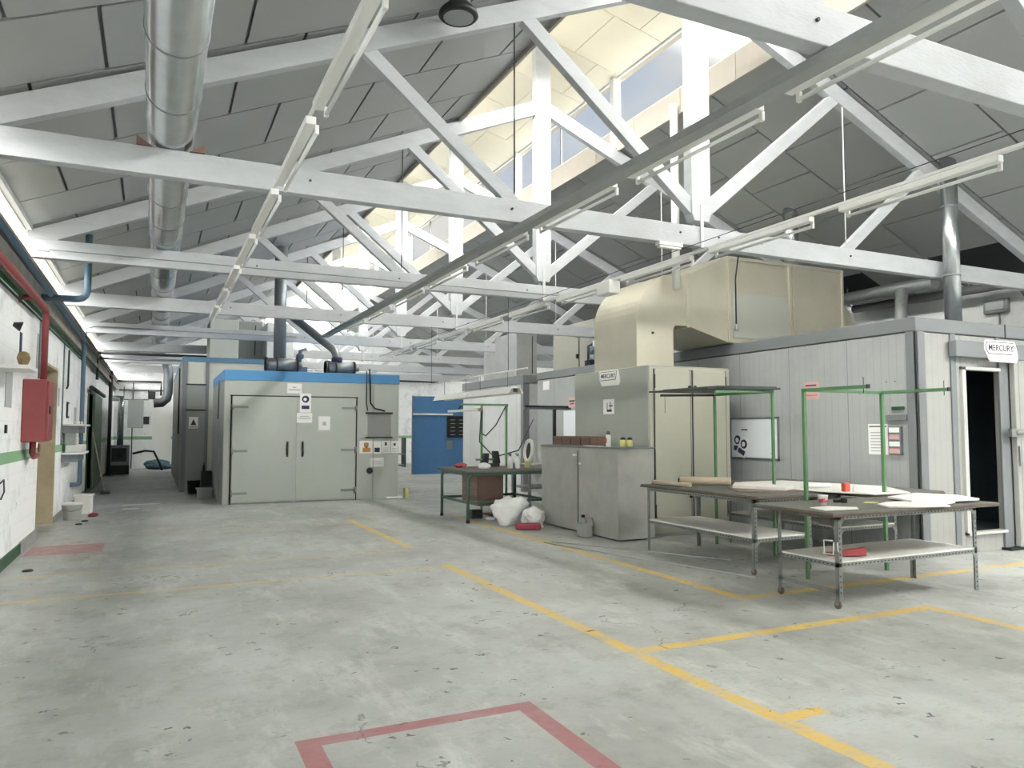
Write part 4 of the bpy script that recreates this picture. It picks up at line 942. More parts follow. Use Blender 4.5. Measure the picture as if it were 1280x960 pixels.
tag(MB().box(BX-.04, 6.14, 1.62, BX-.001, 6.42, 1.69).build('coat_rail', TRIM, bevel=.004), 'small dark rail on the booth wall near the corner', 'rail')
tag(MB().box(BX-.03, 6.18, 1.75, BX-.001, 6.34, 1.79).build('socket_plate', GREEND, bevel=.004), 'small green and white socket above the dark rail', 'socket')
for i, (y, z) in enumerate([(6.42, 2.1), (6.3, 2.1), (6.42, 1.98), (6.3, 1.98)]):
    tag(MB().lathe((BX, y, z), [(.008, 0), (.008, .004)], 8, (-1, 0, 0)).build('screw', INK), 'dark screw near the booth corner, %s of the square of four' % ('upper left', 'upper right', 'lower left', 'lower right')[i], 'screw', 'screws near the booth corner')
# sheets farther along the booth wall, seen left of the oven
paper_x(15.25, 15.55, 2.44, 2.64, BX, 'small white sheet high on the booth wall left of the oven')
paper_x(14.05, 14.35, 2.0, 2.22, BX, 'pale red notice on the booth wall at the oven edge', PINKP, [(.1, .9, .55, .7, INK), (.2, .8, .3, .4, INK)])
t = thing('whiteboard', 'second whiteboard on the booth wall left of the oven', 'whiteboard', (BX, 14.0, 1.3))
MB().box(BX-.012, 13.4, 1.31, BX-.001, 14.57, 1.93).build('board', mat('whiteboard_surface', (226, 232, 236), .3), t); MB().box(BX-.02, 13.4, 1.27, BX-.001, 14.6, 1.31).build('frame', TRIM, t)

# vertical flues near the booth
def flue(x, y, z0, z1, r, label, collars=(), m_=GALV):
    t = thing('flue_pipe', label, 'flue', (x, y, z0))
    MB().tube([(x, y, z0), (x, y, z1)], r, 28).build('pipe_run', m_, t)
    for z in collars: MB().lathe((x, y, z), [(r, -.015), (r+.008, 0), (r, .015)], 28).build('seam_ring', GALVD, t)
    return t
flue(9.75, 6.58, 2.86, 5.3, .105, 'bright silver flue rising from the booth roof at the right', (3.6, 4.55))
flue(9.68, 9.35, 4.25, 5.35, .12, 'silver flue above the beige duct box', (4.6, 5.0))
flue(6.95, 8.95, 3.6, 6.4, .06, 'slim white flue behind the king post of the second truss', (4.4,), WHITE)
t = thing('flue_pipe', 'short leaning grey flue on the booth roof', 'flue', (10.5, 8.2, 2.86))
MB().tube([(10.55, 8.0, 2.87), (10.75, 8.1, 3.75)], .09, 20).build('pipe_run', STEELTUBE, t)
MB().lathe((10.55, 8.0, 2.86), [(.13, 0), (.13, .05)], 20).build('collar', STEELTUBE, t)
t = thing('warm_air_pipe', 'thick dark grey pipe high along the right wall', 'pipe', (12.3, 9, 3.8))
MB().tube([(12.28, 10.3, 3.86), (12.28, 7.35, 3.84), (12.3, 7.15, 3.78), (12.35, 6.95, 3.4), (12.4, 6.9, 3.0)], .075, 18).build('pipe_run', mat('grey_pipe_paint', (112, 112, 112), .5), t)
for y in (8.0, 9.0): MB().tube([(12.28, y, 3.93), (12.28, y, 4.02)], .012, 8).build('hanger', STEELTUBE, t)
t = thing('warm_air_pipe', 'wide pale pipe under the roof above the dark pipe at right', 'pipe', (12.3, 9, 4))
MB().tube([(12.0, 10.5, 4.03), (12.0, 8.4, 4.03)], .12, 18).build('pipe_run', STEELTUBE, t)
for y in (8.6, 10.2): MB().tube([(12.0, y, 4.1), (12.0, y, 4.235)], .012, 8).build('hanger', STEELTUBE, t)
t = thing('emergency_light', 'grey caged wall light above the booth roof at the right edge', 'light fixture', (12.6, 7.7, 3.4))
MB().box(12.55, 7.55, 3.44, 12.65, 7.95, 3.68).build('body', STEELTUBE, t, bevel=.02); MB().box(12.53, 7.6, 3.49, 12.55, 7.9, 3.63).build('lens', PAPERG, t, bevel=.01)
MB().tube([(12.62, 7.72, 3.44), (12.62, 7.72, 3.0)], .015, 8).build('conduit', STEELTUBE, t)

# ------------------------------------------------------------------ the free-standing oven with the big beige duct
t = thing('industrial_oven', 'tall grey oven cabinet with pale double doors and the beige duct on top', 'oven', (7, 9.8, 0))
MB().box(6.31, 8.8, 0, 7.8, 10.85, 2.43).build('casing', MERC, t, bevel=.01)
MB().box(6.33, 8.785, .05, 7.78, 8.80, 2.41).build('door_frame', MERCD, t, bevel=.004)
for a, b, hs in ((6.41, 7.03, 1), (7.09, 7.69, -1)):
    d = MB().box(a, 8.762, .25, b, 8.785, 2.37).build('door', MERCD, t, bevel=.004)
    hx = b-.02 if hs > 0 else a+.02
    for z in (.55, 2.13): MB().lathe((hx, 8.76, z), [(.022, 0), (.022, .025), (.015, .03)], 12, (0, -1, 0)).build('knob', BLACK, d)
    ex = a-.005 if hs > 0 else b+.005
    for z in (.36, 2.2): MB().box(ex-.01, 8.76, z-.1, ex+.01, 8.785, z+.1).build('hinge', DARKST, d)
MB().box(6.395, 8.772, .24, 6.408, 8.786, 2.38).box(7.035, 8.772, .24, 7.045, 8.786, 2.38).box(7.075, 8.772, .24, 7.085, 8.786, 2.38).box(7.695, 8.772, .24, 7.705, 8.786, 2.38).build('door_gap', INK, t)
b2 = badge(mkX(6.305, 9.78, 2.30), 'white name badge near the top of the grey oven side', .58)
text_mesh('MERCURY', .09, FACE_X(6.305-.019, 9.80, 2.335), INK, b2, bold=.001)
paper_x(9.66, 9.96, 1.75, 1.98, 6.305, 'white diagram sheet below the badge on the grey oven side', PAPER, [(.35, .8, .15, .3, INK), (.3, .45, .3, .75, PAPERG), (.55, .9, .5, .58, INK), (.6, .75, .3, .8, PAPERG)])
# duct
t = thing('exhaust_duct', 'large beige sheet-metal duct curving up from the oven into a box over the booth', 'duct', (7, 9.8, 2.43))
ya, yb = 9.12, 10.3
prof = [(6.35, 2.43)]
R = .72; cx_, cz_ = 6.35+R, 3.86-R
for i in range(13):
    a = PI - i*PI/2/12; prof.append((cx_+R*math.cos(a), cz_+R*math.sin(a)))
prof += [(7.28, 3.86), (7.28, 3.08)]
r_ = .08; ix, iz = 7.02+r_, 3.08-r_
for i in range(6):
    a = PI/2 + i*PI/2/5; prof.append((ix+r_*math.cos(a), iz+r_*math.sin(a)))
prof.append((7.02, 2.43))
MB().prism([(x, ya, z) for x, z in prof], (0, yb-ya, 0)).build('elbow', DUCT, t, bevel=.012)
MB().box(7.26, ya-.03, 3.06, 7.31, yb+.03, 3.89).build('flange', DUCT, t, bevel=.005)
MB().box(6.62, ya-.008, 2.93, 6.66, ya, 2.96).build('latch', BLACK, t)
q0 = [(7.31, ya, 3.08), (7.31, yb, 3.08), (7.31, yb, 3.87), (7.31, ya, 3.87)]; q1 = [(8.08, 9.12, 2.87), (8.08, 10.45, 2.87), (8.08, 10.45, 4.25), (8.08, 9.12, 4.25)]
MB().add(q0+q1, [(0, 1, 2, 3), (4, 7, 6, 5), (0, 4, 5, 1), (1, 5, 6, 2), (2, 6, 7, 3), (3, 7, 4, 0)]).build('transition', DUCT, t, bevel=.006)
MB().box(8.08, 9.12, 2.87, 10.62, 10.45, 4.25).build('box_section', DUCT, t, bevel=.01)
m = MB()
for a, b in ((8.08, 8.13), (9.36, 9.42), (9.44, 9.5), (10.57, 10.62)): m.box(a, 9.10, 2.88, b, 9.12, 4.24)
m.box(8.13, 9.105, 4.19, 10.57, 9.12, 4.24); m.build('seam', DUCT, t, bevel=.004)
MB().box(8.17, 9.10, 2.95, 9.32, 9.12, 3.67).build('access_panel', mat('pale_access_panel', (190, 192, 182), .35, metal=.4), t, bevel=.004)
pe = [(10.62, 2.87)] + [(10.62+.72*math.sin(i*PI/2/10), 2.87+.90*math.cos(i*PI/2/10)) for i in range(11)]
MB().prism([(x, 9.35, z) for x, z in pe], (0, .95, 0)).build('end_elbow', DUCT, t, bevel=.008)
# gas train left of the duct
t = thing('gas_train', 'cluster of blue and dark valves on the booth roof left of the beige duct', 'valve', (8.0, 12.6, 2.9))
m = MB(); rx, ry = 8.45, 13.78
for i in range(4): m.lathe((rx+(i % 2)*.16-.05, ry-(i//2)*.1, 2.87+i*.12), [(.05, 0), (.07, .04), (.07, .14), (.04, .18)], 12)
m.build('valve_body', BLUEP, t)
MB().tube([(rx-.1, ry, 2.87), (rx-.1, ry, 3.3), (rx+.15, ry, 3.42), (rx+.3, ry, 3.42)], .03, 10).tube([(rx+.15, ry, 2.9), (rx+.15, ry, 3.55)], .025, 10).build('pipework', DARKST, t)
MB().box(rx-.02, ry-.12, 3.28, rx+.18, ry-.05, 3.42).build('label_plate', PAPER, t); MB().box(rx-.12, ry-.1, 2.87, rx+.25, ry+.12, 3.0).build('base', BLACK, t)
pipe('cable', [(6.9, 10.7, 4.0), (7.2, 11.3, 3.55), (7.8, 12.4, 3.25), (8.35, 13.7, 3.12)], .012, BLACK, 'black cable sagging from the truss to the valve cluster', 'cable')
t = thing('pendant_hook', 'black cable with a hook hanging in front of the beige duct box', 'hook', (6.22, 6.85, 2.6))
MB().tube([(6.25, 6.86, 3.58), (6.2, 6.86, 3.3), (6.2, 6.86, 2.75)], .009, 8).build('cable', BLACK, t)
MB().lathe((6.2, 6.86, 2.68), [(.012, .08), (.02, .05), (.02, .02), (.03, 0)], 10).build('hook', STEELTUBE, t)

# ------------------------------------------------------------------ low grey cabinet and what stands on it
t = thing('steel_cabinet', 'low stained grey steel cabinet in front of the tall oven', 'cabinet', (6.0, 9.6, 0))
MB().box(5.68, 8.62, 0.02, 6.28, 10.85, 1.245).build('body', CAB, t, bevel=.012)
MB().box(5.665, 8.605, 1.245, 6.29, 10.86, 1.27).build('top', GALVD, t, bevel=.006)
MB().box(5.672, 9.68, .08, 5.68, 9.69, 1.2).build('door_gap', INK, t)
MB().box(5.655, 9.72, 1.12, 5.68, 9.80, 1.15).tube([(5.66, 9.60, 1.0), (5.66, 9.60, 1.03)], .02, 8).build('handle', PAPER, t)
cz = 1.27
t = thing('drawer_box', 'small brown wooden drawer box on the low grey cabinet', 'box', (5.95, 9.9, cz))
MB().box(5.85, 9.55, cz, 6.1, 10.75, cz+.14).build('body', WOODB, t, bevel=.004)
for i in range(4): MB().box(5.835, 9.6+i*.29, cz+.02, 5.85, 9.84+i*.29, cz+.12).build('drawer', mat('dark_drawer_front', (104, 84, 76), .7), t)
t = thing('spray_can', 'white and red spray bottle standing on the low grey cabinet', 'bottle', (5.85, 9.05, cz))
MB().lathe((5.85, 9.12, cz), [(.034, 0), (.036, .01), (.036, .15), (.03, .17)], 18).build('body', WHITE, t)
MB().lathe((5.85, 9.12, cz+.17), [(.03, 0), (.03, .02), (.02, .05)], 18).build('cap', mat('grey_cap', (90, 90, 96), .5), t)
MB().box(5.812, 9.105, cz+.05, 5.816, 9.135, cz+.12).build('label', REDP, t)
for i, (yy, lb) in enumerate([(8.87, 'left'), (8.78, 'right')]):
    t = thing('plastic_pot', 'pale yellow pot with dark lid on the low grey cabinet, %s of the pair' % lb, 'pot', (5.9+.03*i, yy, cz), 'yellow pots on the low cabinet')
    MB().lathe((5.93+.05*i, yy, cz), [(.035, 0), (.043, .01), (.043, .09), (.036, .1)], 18).build('body', YELLB, t)
    MB().lathe((5.93+.05*i, yy, cz+.1), [(.038, 0), (.036, .02), (.015, .035)], 18).build('lid', BLACK, t)
tag(MB().box(5.72, 9.2, cz, 5.82, 9.6, cz+.008).build('paper_sheet', PAPER), 'white paper lying on the low grey cabinet', 'paper')
# jug on the floor
t = thing('plastic_jug', 'cloudy plastic jug with dark cap on the floor by the grey cabinet', 'jug', (5.5, 9.22, 0))
MB().box(5.44, 9.14, 0, 5.60, 9.34, .2).build('body', CLEARPL, t, bevel=.03, seg=3)
MB().lathe((5.50, 9.25, .2), [(.07, 0), (.035, .06), (.025, .075)], 16).build('neck', CLEARPL, t)
MB().lathe((5.50, 9.25, .275), [(.026, 0), (.026, .035)], 14).build('cap', BLACK, t)
MB().tube([(5.54, 9.2, .27), (5.58, 9.14, .27), (5.59, 9.13, .2), (5.58, 9.15, .12)], .012, 8).build('handle', CLEARPL, t)
pipe('floor_rod', [(4.73, 8.97, .008), (5.56, 5.95, .008)], .008, PAPERG, 'long thin pale rod on the floor, the nearer of two', 'rod')
pipe('floor_rod', [(4.86, 8.99, .008), (6.05, 6.86, .008)], .008, PAPERG, 'long thin pale rod on the floor under the benches, the farther of two', 'rod')

# ------------------------------------------------------------------ slotted-angle benches
def angle_leg(m, x, y, z0, z1, sx, sy, w=.04, th=.004):
    m.box(min(x, x+sx*w), min(y, y+sy*th), z0, max(x, x+sx*w), max(y, y+sy*th), z1)
    m.box(min(x, x+sx*th), min(y, y+sy*w), z0, max(x, x+sx*th), max(y, y+sy*w), z1)
def slots_leg(m, x, y, z0, z1, sx, sy):
    z = z0+.03
    while z < z1-.03:
        m.box(min(x+sx*.012, x+sx*.024), min(y-sy*.0015, y-sy*.0005), z, max(x+sx*.012, x+sx*.024), max(y-sy*.0015, y-sy*.0005), z+.018)
        z += .045
def castor(par, x, y):
    c = MB().box(x-.02, y-.02, .07, x+.02, y+.02, .1).box(x-.018, y-.004, .03, x-.014, y+.03, .08).box(x+.014, y-.004, .03, x+.018, y+.03, .08).build('castor', STEELTUBE, par)
    MB().lathe((x-.012, y+.015, .033), [(.03, 0), (.033, .004), (.033, .02), (.03, .024)], 18, (1, 0, 0)).build('wheel', mat('brown_castor_wheel', (104, 84, 74), .6), c)
def bench(label, x0, y0, x1, y1, ztop, zs, tops, wheels, low=True, over=.12, mat_back=True, shelf=True):
    t = thing('steel_bench', label, 'workbench', ((x0+x1)/2, (y0+y1)/2, 0), 'slotted steel workbenches')
    for (cx_, cy_, sx, sy) in ((x0, y0, 1, 1), (x1, y0, -1, 1), (x0, y1, 1, -1), (x1, y1, -1, -1)):
        wh = (cx_ == x0 and 'L' in wheels) or (cx_ == x1 and 'R' in wheels) or (cy_ == y0 and 'F' in wheels)
        zb = .1 if wh else 0
        m = MB(); angle_leg(m, cx_, cy_, zb, ztop-.04, sx, sy)
        m.mi = 1; slots_leg(m, cx_, cy_, zb, ztop-.05, sx, sy)
        lg = m.build('leg', [STEELTUBE, DARKST], t)
        if wh: castor(t, cx_+sx*.02, cy_+sy*.02)
    m = MB()
    for z in ((ztop-.075, zs-.035) if shelf else (ztop-.075,)):
        m.box(x0, y0, z, x1, y0+.004, z+.035); m.box(x0, y1-.004, z, x1, y1, z+.035); m.box(x0, y0, z, x0+.004, y1, z+.035); m.box(x1-.004, y0, z, x1, y1, z+.035)
    if low: m.box(x0, y0, .13, x0+.004, y1, .165)
    m.mi = 1
    for z in ((ztop-.075, zs-.035) if shelf else (ztop-.075,)):
        u = x0+.06
        while u < x1-.06: m.box(u, y0-.001, z+.012, u+.018, y0, z+.022); u += .045
        u = y0+.06
        while u < y1-.06: m.box(x0-.001, u, z+.012, x0, u+.018, z+.022); u += .045
    m.build('frame_rail', [STEELTUBE, DARKST], t)
    # gussets
    for cx_, sx in ((x0, 1), (x1, -1)):
        for z, s_ in ((ztop-.075, -1), (zs-.035, -1)):
            MB().prism([(cx_, y0-.002, z), (cx_+sx*.08, y0-.002, z), (cx_, y0-.002, z+s_*.08)], (0, .003, 0)).build('gusset', STEELTUBE, t)
    a0, b0, a1, b1 = tops
    MB().box(a0, b0, ztop-.035, a1, b1, ztop-.015).build('top_board', EDGE, t, bevel=.003)
    MB().box(a0+.01, b0+.005, ztop-.015, a1-.01, b1-.01, ztop).build('top_sheet', BOARD, t, bevel=.003)
    if shelf:
        MB().box(x0+.01, y0+.006, zs-.005, x1-.01, y1-.006, zs+.012).build('shelf', SHELFW, t, bevel=.003)
        if False: MB().box(x0+.01, y0+.22, zs+.013, x1-.02, y1-.006, zs+.02).build('shelf_mat', MAT_, t)
    return t
bench('nearest slotted steel bench on castors with a white lower shelf', 5.22, 4.60, 7.04, 5.28, .82, .385, (5.05, 4.5, 7.25, 5.42), 'L')
bench('slotted steel bench with a brown paper roll on top, left of the nearest bench', 5.64, 6.03, 6.45, 7.9, .82, .375, (5.60, 5.95, 6.52, 8.0), 'F', low=False, mat_back=False)
bench('slotted steel bench against the booth wall behind the nearest bench', 7.0, 6.15, 7.95, 7.95, .82, .40, (6.88, 5.62, 8.08, 8.05), '', low=False, mat_back=True)

def flat(pts, z, th, m_, name, label, cat, group=None, bevel=.003):
    return tag(MB().prism([(x, y, z) for x, y in pts], (0, 0, th)).build(name, m_, bevel=bevel), label, cat, group)
zt = .82
flat([(5.85, 4.60), (5.95, 4.80), (6.2, 4.9), (6.6, 4.85), (6.78, 4.62), (6.5, 4.55), (6.42, 4.42), (6.1, 4.5)], zt+.001, .014, FOAM, 'foam_sheet', 'white foam sheet overhanging the front edge of the nearest bench', 'foam sheet')
flat([(6.35, 4.75), (6.5, 5.12), (7.15, 5.3), (7.3, 4.95), (7.1, 4.6), (6.7, 4.62)], zt+.016, .02, FOAM, 'foam_sheet', 'thicker white foam sheets stacked at the right end of the nearest bench', 'foam sheet')
flat([(5.15, 4.66), (5.22, 4.9), (5.45, 4.92), (5.62, 4.74), (5.5, 4.62)], zt+.001, .004, FOAM, 'paper_sheet', 'flat white paper at the left end of the nearest bench', 'paper')
t = thing('paper_cup', 'white paper cup with red print on the nearest bench', 'cup', (5.55, 5.05, zt))
MB().lathe((5.55, 5.05, zt), [(.034, 0), (.045, .085), (.047, .088), (.044, .088), (.043, .08)], 22).build('cup_body', PAPER, t)
MB().box(5.50, 5.005, zt+.03, 5.53, 5.015, zt+.06).build('print', REDP, t)
MB().lathe((5.55, 5.05, zt+.025), [(.0385, 0), (.042, .03)], 22).build('red_band', mat('pink_print', (206, 120, 124), .7), t)
tag(MB().box(5.82, 5.12, zt, 5.88, 5.18, zt+.03).box(5.85, 5.08, zt, 5.90, 5.12, zt+.045).build('hand_tool', BLACK, bevel=.006), 'small black clamp lying beside the cup', 'clamp')
flat([(6.0, 5.0), (6.12, 5.06), (6.2, 4.98), (6.08, 4.94)], zt+.001, .006, YELLB, 'sandpaper', 'small yellowish sandpaper pieces in the middle of the nearest bench', 'sandpaper')
zs = .408
t = thing('plastic_wedge', 'red plastic wedge block on the lower shelf of the nearest bench', 'block', (5.5, 4.8, zs))
MB().prism([(5.36, 4.82, zs), (5.62, 4.66, zs), (5.66, 4.72, zs), (5.40, 4.90, zs)], (0, 0, .02)).prism([(5.40, 4.80, zs), (5.63, 4.66, zs), (5.63, 4.66, zs+.075), (5.42, 4.80, zs+.03)], (.03, .05, 0)).build('body', REDP, t, bevel=.004)
t = thing('wire_hook', 'white wire frame hanging on the front leg of the nearest bench', 'wire frame', (5.15, 4.62, .47))
MB().tube([(5.20, 4.64, .57), (5.12, 4.66, .58), (5.12, 4.66, .47), (5.18, 4.62, .46), (5.19, 4.62, .56)], .006, 6).tube([(5.21, 4.6, .56), (5.215, 4.6, .48)], .006, 6).build('wire', WHITE, t)
# on the second bench
t = thing('paper_roll', 'roll of brown wrapping paper lying on the left bench', 'roll', (6.0, 7, zt+.05))
MB().tube([(5.78, 7.42, zt+.075), (6.2, 7.0, zt+.075)], .05, 24).build('roll_body', TAN, t); MB().tube([(5.775, 7.425, zt+.075), (5.765, 7.435, zt+.075)], .028, 16).build('core', INK, t)
tag(MB().tube([(5.70, 7.85, zt+.03), (5.80, 7.25, zt+.03)], .028, 16).build('cardboard_tube', TAN), 'thin cardboard tube at the far end of the left bench', 'tube')
flat([(5.75, 6.35), (6.1, 6.95), (6.48, 7.1), (6.5, 6.15)], zt+.001, .02, TIMBERD, 'cardboard_sheet', 'stack of grey-brown board beside the brown paper roll', 'board')
flat([(6.0, 6.75), (6.35, 7.1), (6.5, 7.0), (6.48, 6.3), (6.25, 6.2)], zt+.022, .035, FOAM, 'plastic_film', 'crumpled white film on top of the boards beside the brown roll', 'film')
flat([(5.68, 7.3), (5.70, 7.9), (6.15, 7.9), (6.0, 7.5)], zt+.001, .008, SLATE, 'steel_plate', 'dark flat plate on the far end of the left bench', 'plate')
# on the third bench
flat([(6.54, 6.45), (6.85, 5.55), (7.4, 5.55), (7.95, 6.3), (7.6, 7.6), (6.9, 7.6)], .822, .012, SHELFW, 'white_board', 'large white board lying on the bench by the booth wall', 'board')
tag(MB().tube([(6.72, 6.42, .862), (7.15, 6.40, .862)], .026, 20).build('paper_roll', PAPER), 'white paper roll on the bench by the booth wall', 'roll')
t = thing('tape_dispenser', 'red plastic holder standing on the white board', 'holder', (6.8, 5.9, .835))
MB().box(6.78, 5.86, .835, 6.86, 5.92, .93).build('body', mat('orange_red_plastic', (222, 96, 78), .5), t, bevel=.01)
tag(MB().prism([(6.88, 5.84, .835), (7.02, 5.72, .835), (6.88, 5.84, .92)], (.02, .03, 0)).build('folded_card', PAPER), 'folded white card beside the red holder', 'card')
tag(MB().box(7.5, 6.9, .43, 7.78, 7.3, .56).build('tool_case', BLACK, bevel=.01), 'black case on the lower shelf of the bench by the booth wall', 'case')

# green frames
def sqtube(m, p0, p1, w=.035): return m.beam(p0, p1, w, w, (0, 1, 0) if abs(p0[2]-p1[2]) > .1 else (0, 0, 1))
t = thing('hanging_rack', 'green tube frame whose two arms reach over the nearest bench', 'frame', (6.55, 5.67, 0))
for x in (6.0, 7.15):
    MB().beam((x, 5.67, 0), (x, 5.67, 1.91), .035, .035, (0, 1, 0)).build('post', GREENP, t, bevel=.004)
    MB().beam((x, 5.69, 1.91), (x, 4.9, 1.91), .035, .035).build('arm', GREENP, t, bevel=.004)
    MB().beam((x, 4.905, 1.91), (x, 4.892, 1.91), .038, .038).tube([(x, 4.95, 1.85), (x, 4.95, 2.0)], .004, 6).build('end_cap', BLACK, t)
MB().beam((6.0, 5.67, 1.91), (7.15, 5.67, 1.91), .03, .03).build('cross_bar', GREENP, t, bevel=.004)
t = thing('hanging_rack', 'green tube frame carrying dark sheets between the two rear benches', 'frame', (6.75, 7.4, 0))
for y in (6.88, 7.92):
    MB().beam((6.76, y, 0), (6.76, y, 1.98), .032, .032, (0, 1, 0)).build('post', GREENP, t, bevel=.004)
    MB().beam((6.78, y, 1.97), (5.88, y, 1.95), .03, .03).build('arm', GREENP if y < 7 else DARKST, t, bevel=.004)
MB().beam((6.76, 6.88, 1.97), (6.76, 7.92, 1.97), .03, .03).build('cross_bar', GREENP, t, bevel=.004)
t = thing('sheet_stack', 'stack of dark slate-grey sheets lying across the green frame', 'sheets', (6.3, 7.4, 1.98))
MB().prism([(5.75, 8.0, 1.985), (5.82, 6.95, 1.985), (6.8, 6.78, 1.99), (6.85, 7.9, 1.99)], (0, 0, .02)).build('sheet', SLATE, t, bevel=.004)
MB().prism([(5.9, 7.9, 2.007), (5.95, 6.9, 2.007), (6.82, 6.86, 2.012), (6.7, 7.98, 2.012)], (0, 0, .018)).build('sheet', SLATE, t, bevel=.004)
pipe('string', [(5.93, 7.9, 1.94), (5.93, 7.9, 1.72)], .003, DARKST, 'thin string hanging from the end of the green frame arm', 'string', 6)

# ------------------------------------------------------------------ green bench in the middle
t = thing('green_workbench', 'green steel workbench with a grey top and hanging drawer unit', 'workbench', (5.4, 12, 0))
x0, y0, x1, y1 = 4.62, 11.40, 6.05, 12.62
for (cx_, cy_) in ((x0, y0), (x1, y0), (x0, y1), (x1, y1)):
    MB().tube([(cx_, cy_, 0), (cx_, cy_, .72), (cx_+(.06 if cx_ == x0 else -.06), cy_, .79)], .025, 12).build('leg', BENCHG, t)
    MB().lathe((cx_, cy_, 0), [(.03, 0), (.03, .05)], 12).build('foot', BLACK, t)
m = MB()
for a, b in (((x0, y0), (x1, y0)), ((x0, y1), (x1, y1)), ((x0, y0), (x0, y1)), ((x1, y0), (x1, y1))):
    m.beam((a[0], a[1], .79), (b[0], b[1], .79), .04, .05); m.beam((a[0], a[1], .33), (b[0], b[1], .33), .03, .04)
m.build('frame_rail', BENCHG, t)
MB().box(x0-.08, y0-.06, .815, x1+.06, y1+.05, .85).build('top', BOARD, t, bevel=.005)
d = MB().box(4.86, 11.55, .25, 5.32, 12.25, .78).build('drawer_unit', BROWN, t, bevel=.005)
for i in range(4):
    MB().box(4.845, 11.57, .27+i*.125, 4.86, 12.23, .38+i*.125).box(4.835, 11.85, .33+i*.125, 4.845, 11.97, .35+i*.125).build('drawer', TIMBERD, d)
t = thing('hanging_rack', 'pale green frame standing behind the green workbench', 'frame', (5.7, 12.7, 0))
G2 = mat('pale_green_paint', (128, 170, 128), .5)
for x in (5.42, 5.92): MB().beam((x, 12.72, 0), (x, 12.72, 1.98), .035, .035, (0, 1, 0)).build('post', G2, t)
MB().beam((5.0, 12.72, 1.97), (5.95, 12.72, 1.97), .035, .035).build('cross_bar', G2, t)
def hood(x, ya, yb, z, w, label, group=None):
    t = thing('hooded_lamp', label, 'light fixture', (x, (ya+yb)/2, z), group)
    MB().prism([(x-w/2, ya, z), (x-w*.28, ya, z+w*.38), (x+w*.28, ya, z+w*.38), (x+w/2, ya, z), (x+w*.44, ya, z), (x+w*.24, ya, z+w*.32), (x-w*.24, ya, z+w*.32), (x-w*.44, ya, z)], (0, yb-ya, 0)).build('reflector', WHITE, t)
    MB().tube([(x, ya+.05, z+.03), (x, yb-.05, z+.03)], .014, 10).build('fluorescent_tube', TUBEM, t)
    MB().box(x-.03, ya, z+.02, x+.03, ya+.03, z+w*.3).build('end_cap', DARKST, t)
    for yy in (ya+.3, yb-.3):
        MB().tube([(x, yy, z+w*.38), (x, yy, z+w*.38+.25)], .004, 6).build('hanger', DARKST, t)
    return t
hood(5.0, 10.4, 12.1, 2.07, .26, 'long white hooded lamp above the green workbench, nearer of the two', 'long hooded lamps over the green workbench')
hood(5.0, 12.15, 13.85, 2.07, .26, 'long white hooded lamp above the green workbench, farther of the two', 'long hooded lamps over the green workbench')
pipe('lamp_rail', [(5.0, 10.0, 2.43), (5.0, 14.3, 2.43)], .012, WHITE, 'thin rail that the two long hooded lamps hang from', 'rail')
for y in (10.67, 14.3): pipe('wire', [(5.0, y, 2.43), (5.0, y, 3.6)], .004, DARKST, 'thin wire holding the lamp rail at its %s end' % ('near' if y < 11 else 'far'), 'wire')
t = thing('hooded_lamp', 'short white task lamp below the long hooded lamps', 'light fixture', (4.95, 12.3, 1.83))
MB().box(4.89, 11.7, 1.83, 5.01, 13.1, 1.87).build('reflector', WHITE, t, bevel=.015); MB().box(4.92, 11.66, 1.82, 4.98, 11.72, 1.88).build('end_cap', STRAW, t)
MB().beam((4.95, 12.72, 1.88), (5.05, 12.72, 1.97), .02, .02).build('arm', DARKST, t)
pipe('cable', [(5.0, 11.7, 1.85), (5.2, 12.2, 1.45), (5.45, 12.6, 1.4), (5.7, 12.7, 1.6), (5.9, 12.7, 1.95)], .01, INK, 'dark cable sagging between the task lamp and the pale green frame', 'cable')
pipe('cable', [(4.98, 11.7, 1.83), (5.2, 12.3, 1.3), (5.8, 13, 1.0), (6.6, 13.6, 1.1), (8.1, 15.9, 1.75)], .01, INK, 'long grey cable looping from the task lamp to the booth wall', 'cable')
# items on green bench
zb = .85
for i, x in enumerate((5.52, 5.66)):
    t = thing('spray_bottle', 'white spray bottle with blue nozzle on the green workbench, %s of the pair' % ('left' if i == 0 else 'right'), 'bottle', (x, 11.75, zb), 'spray bottles on the green workbench')
    MB().lathe((x, 11.7, zb), [(.045, 0), (.048, .01), (.048, .15), (.02, .19), (.016, .21)], 16).build('body', WHITE, t)
    MB().box(x-.015, 11.68, zb+.21, x+.015, 11.72, zb+.25).box(x-.045, 11.69, zb+.235, x+.01, 11.71, zb+.255).build('nozzle', mat('blue_nozzle', (96, 150, 170), .5), t)
tag(MB().lathe((5.9, 11.8, zb), [(.05, 0), (.055, .1), (.05, .12)], 16).build('jar', YELLB), 'squat yellow jar on the green workbench beside the spray bottles', 'jar')
crumple('rag', (5.1, 11.85, zb), .1, .1, .1, PAPER, 'crumpled white rag in the middle of the green workbench', 'rag', 11)
crumple('rag', (4.85, 12.3, zb), .1, .14, .08, REDF, 'crumpled pink and red rag at the left of the green workbench', 'rag', 12)
tag(MB().box(4.78, 12.0, zb, 5.0, 12.1, zb+.02).build('hand_tool', TIMBERD, bevel=.004), 'flat grey tool on the green workbench', 'tool')
t = thing('bench_vice', 'dark metal vice at the back of the green workbench', 'vice', (5.5, 12.45, zb))
MB().box(5.3, 12.35, zb, 5.62, 12.55, zb+.06).build('base', DARKST, t, bevel=.01)
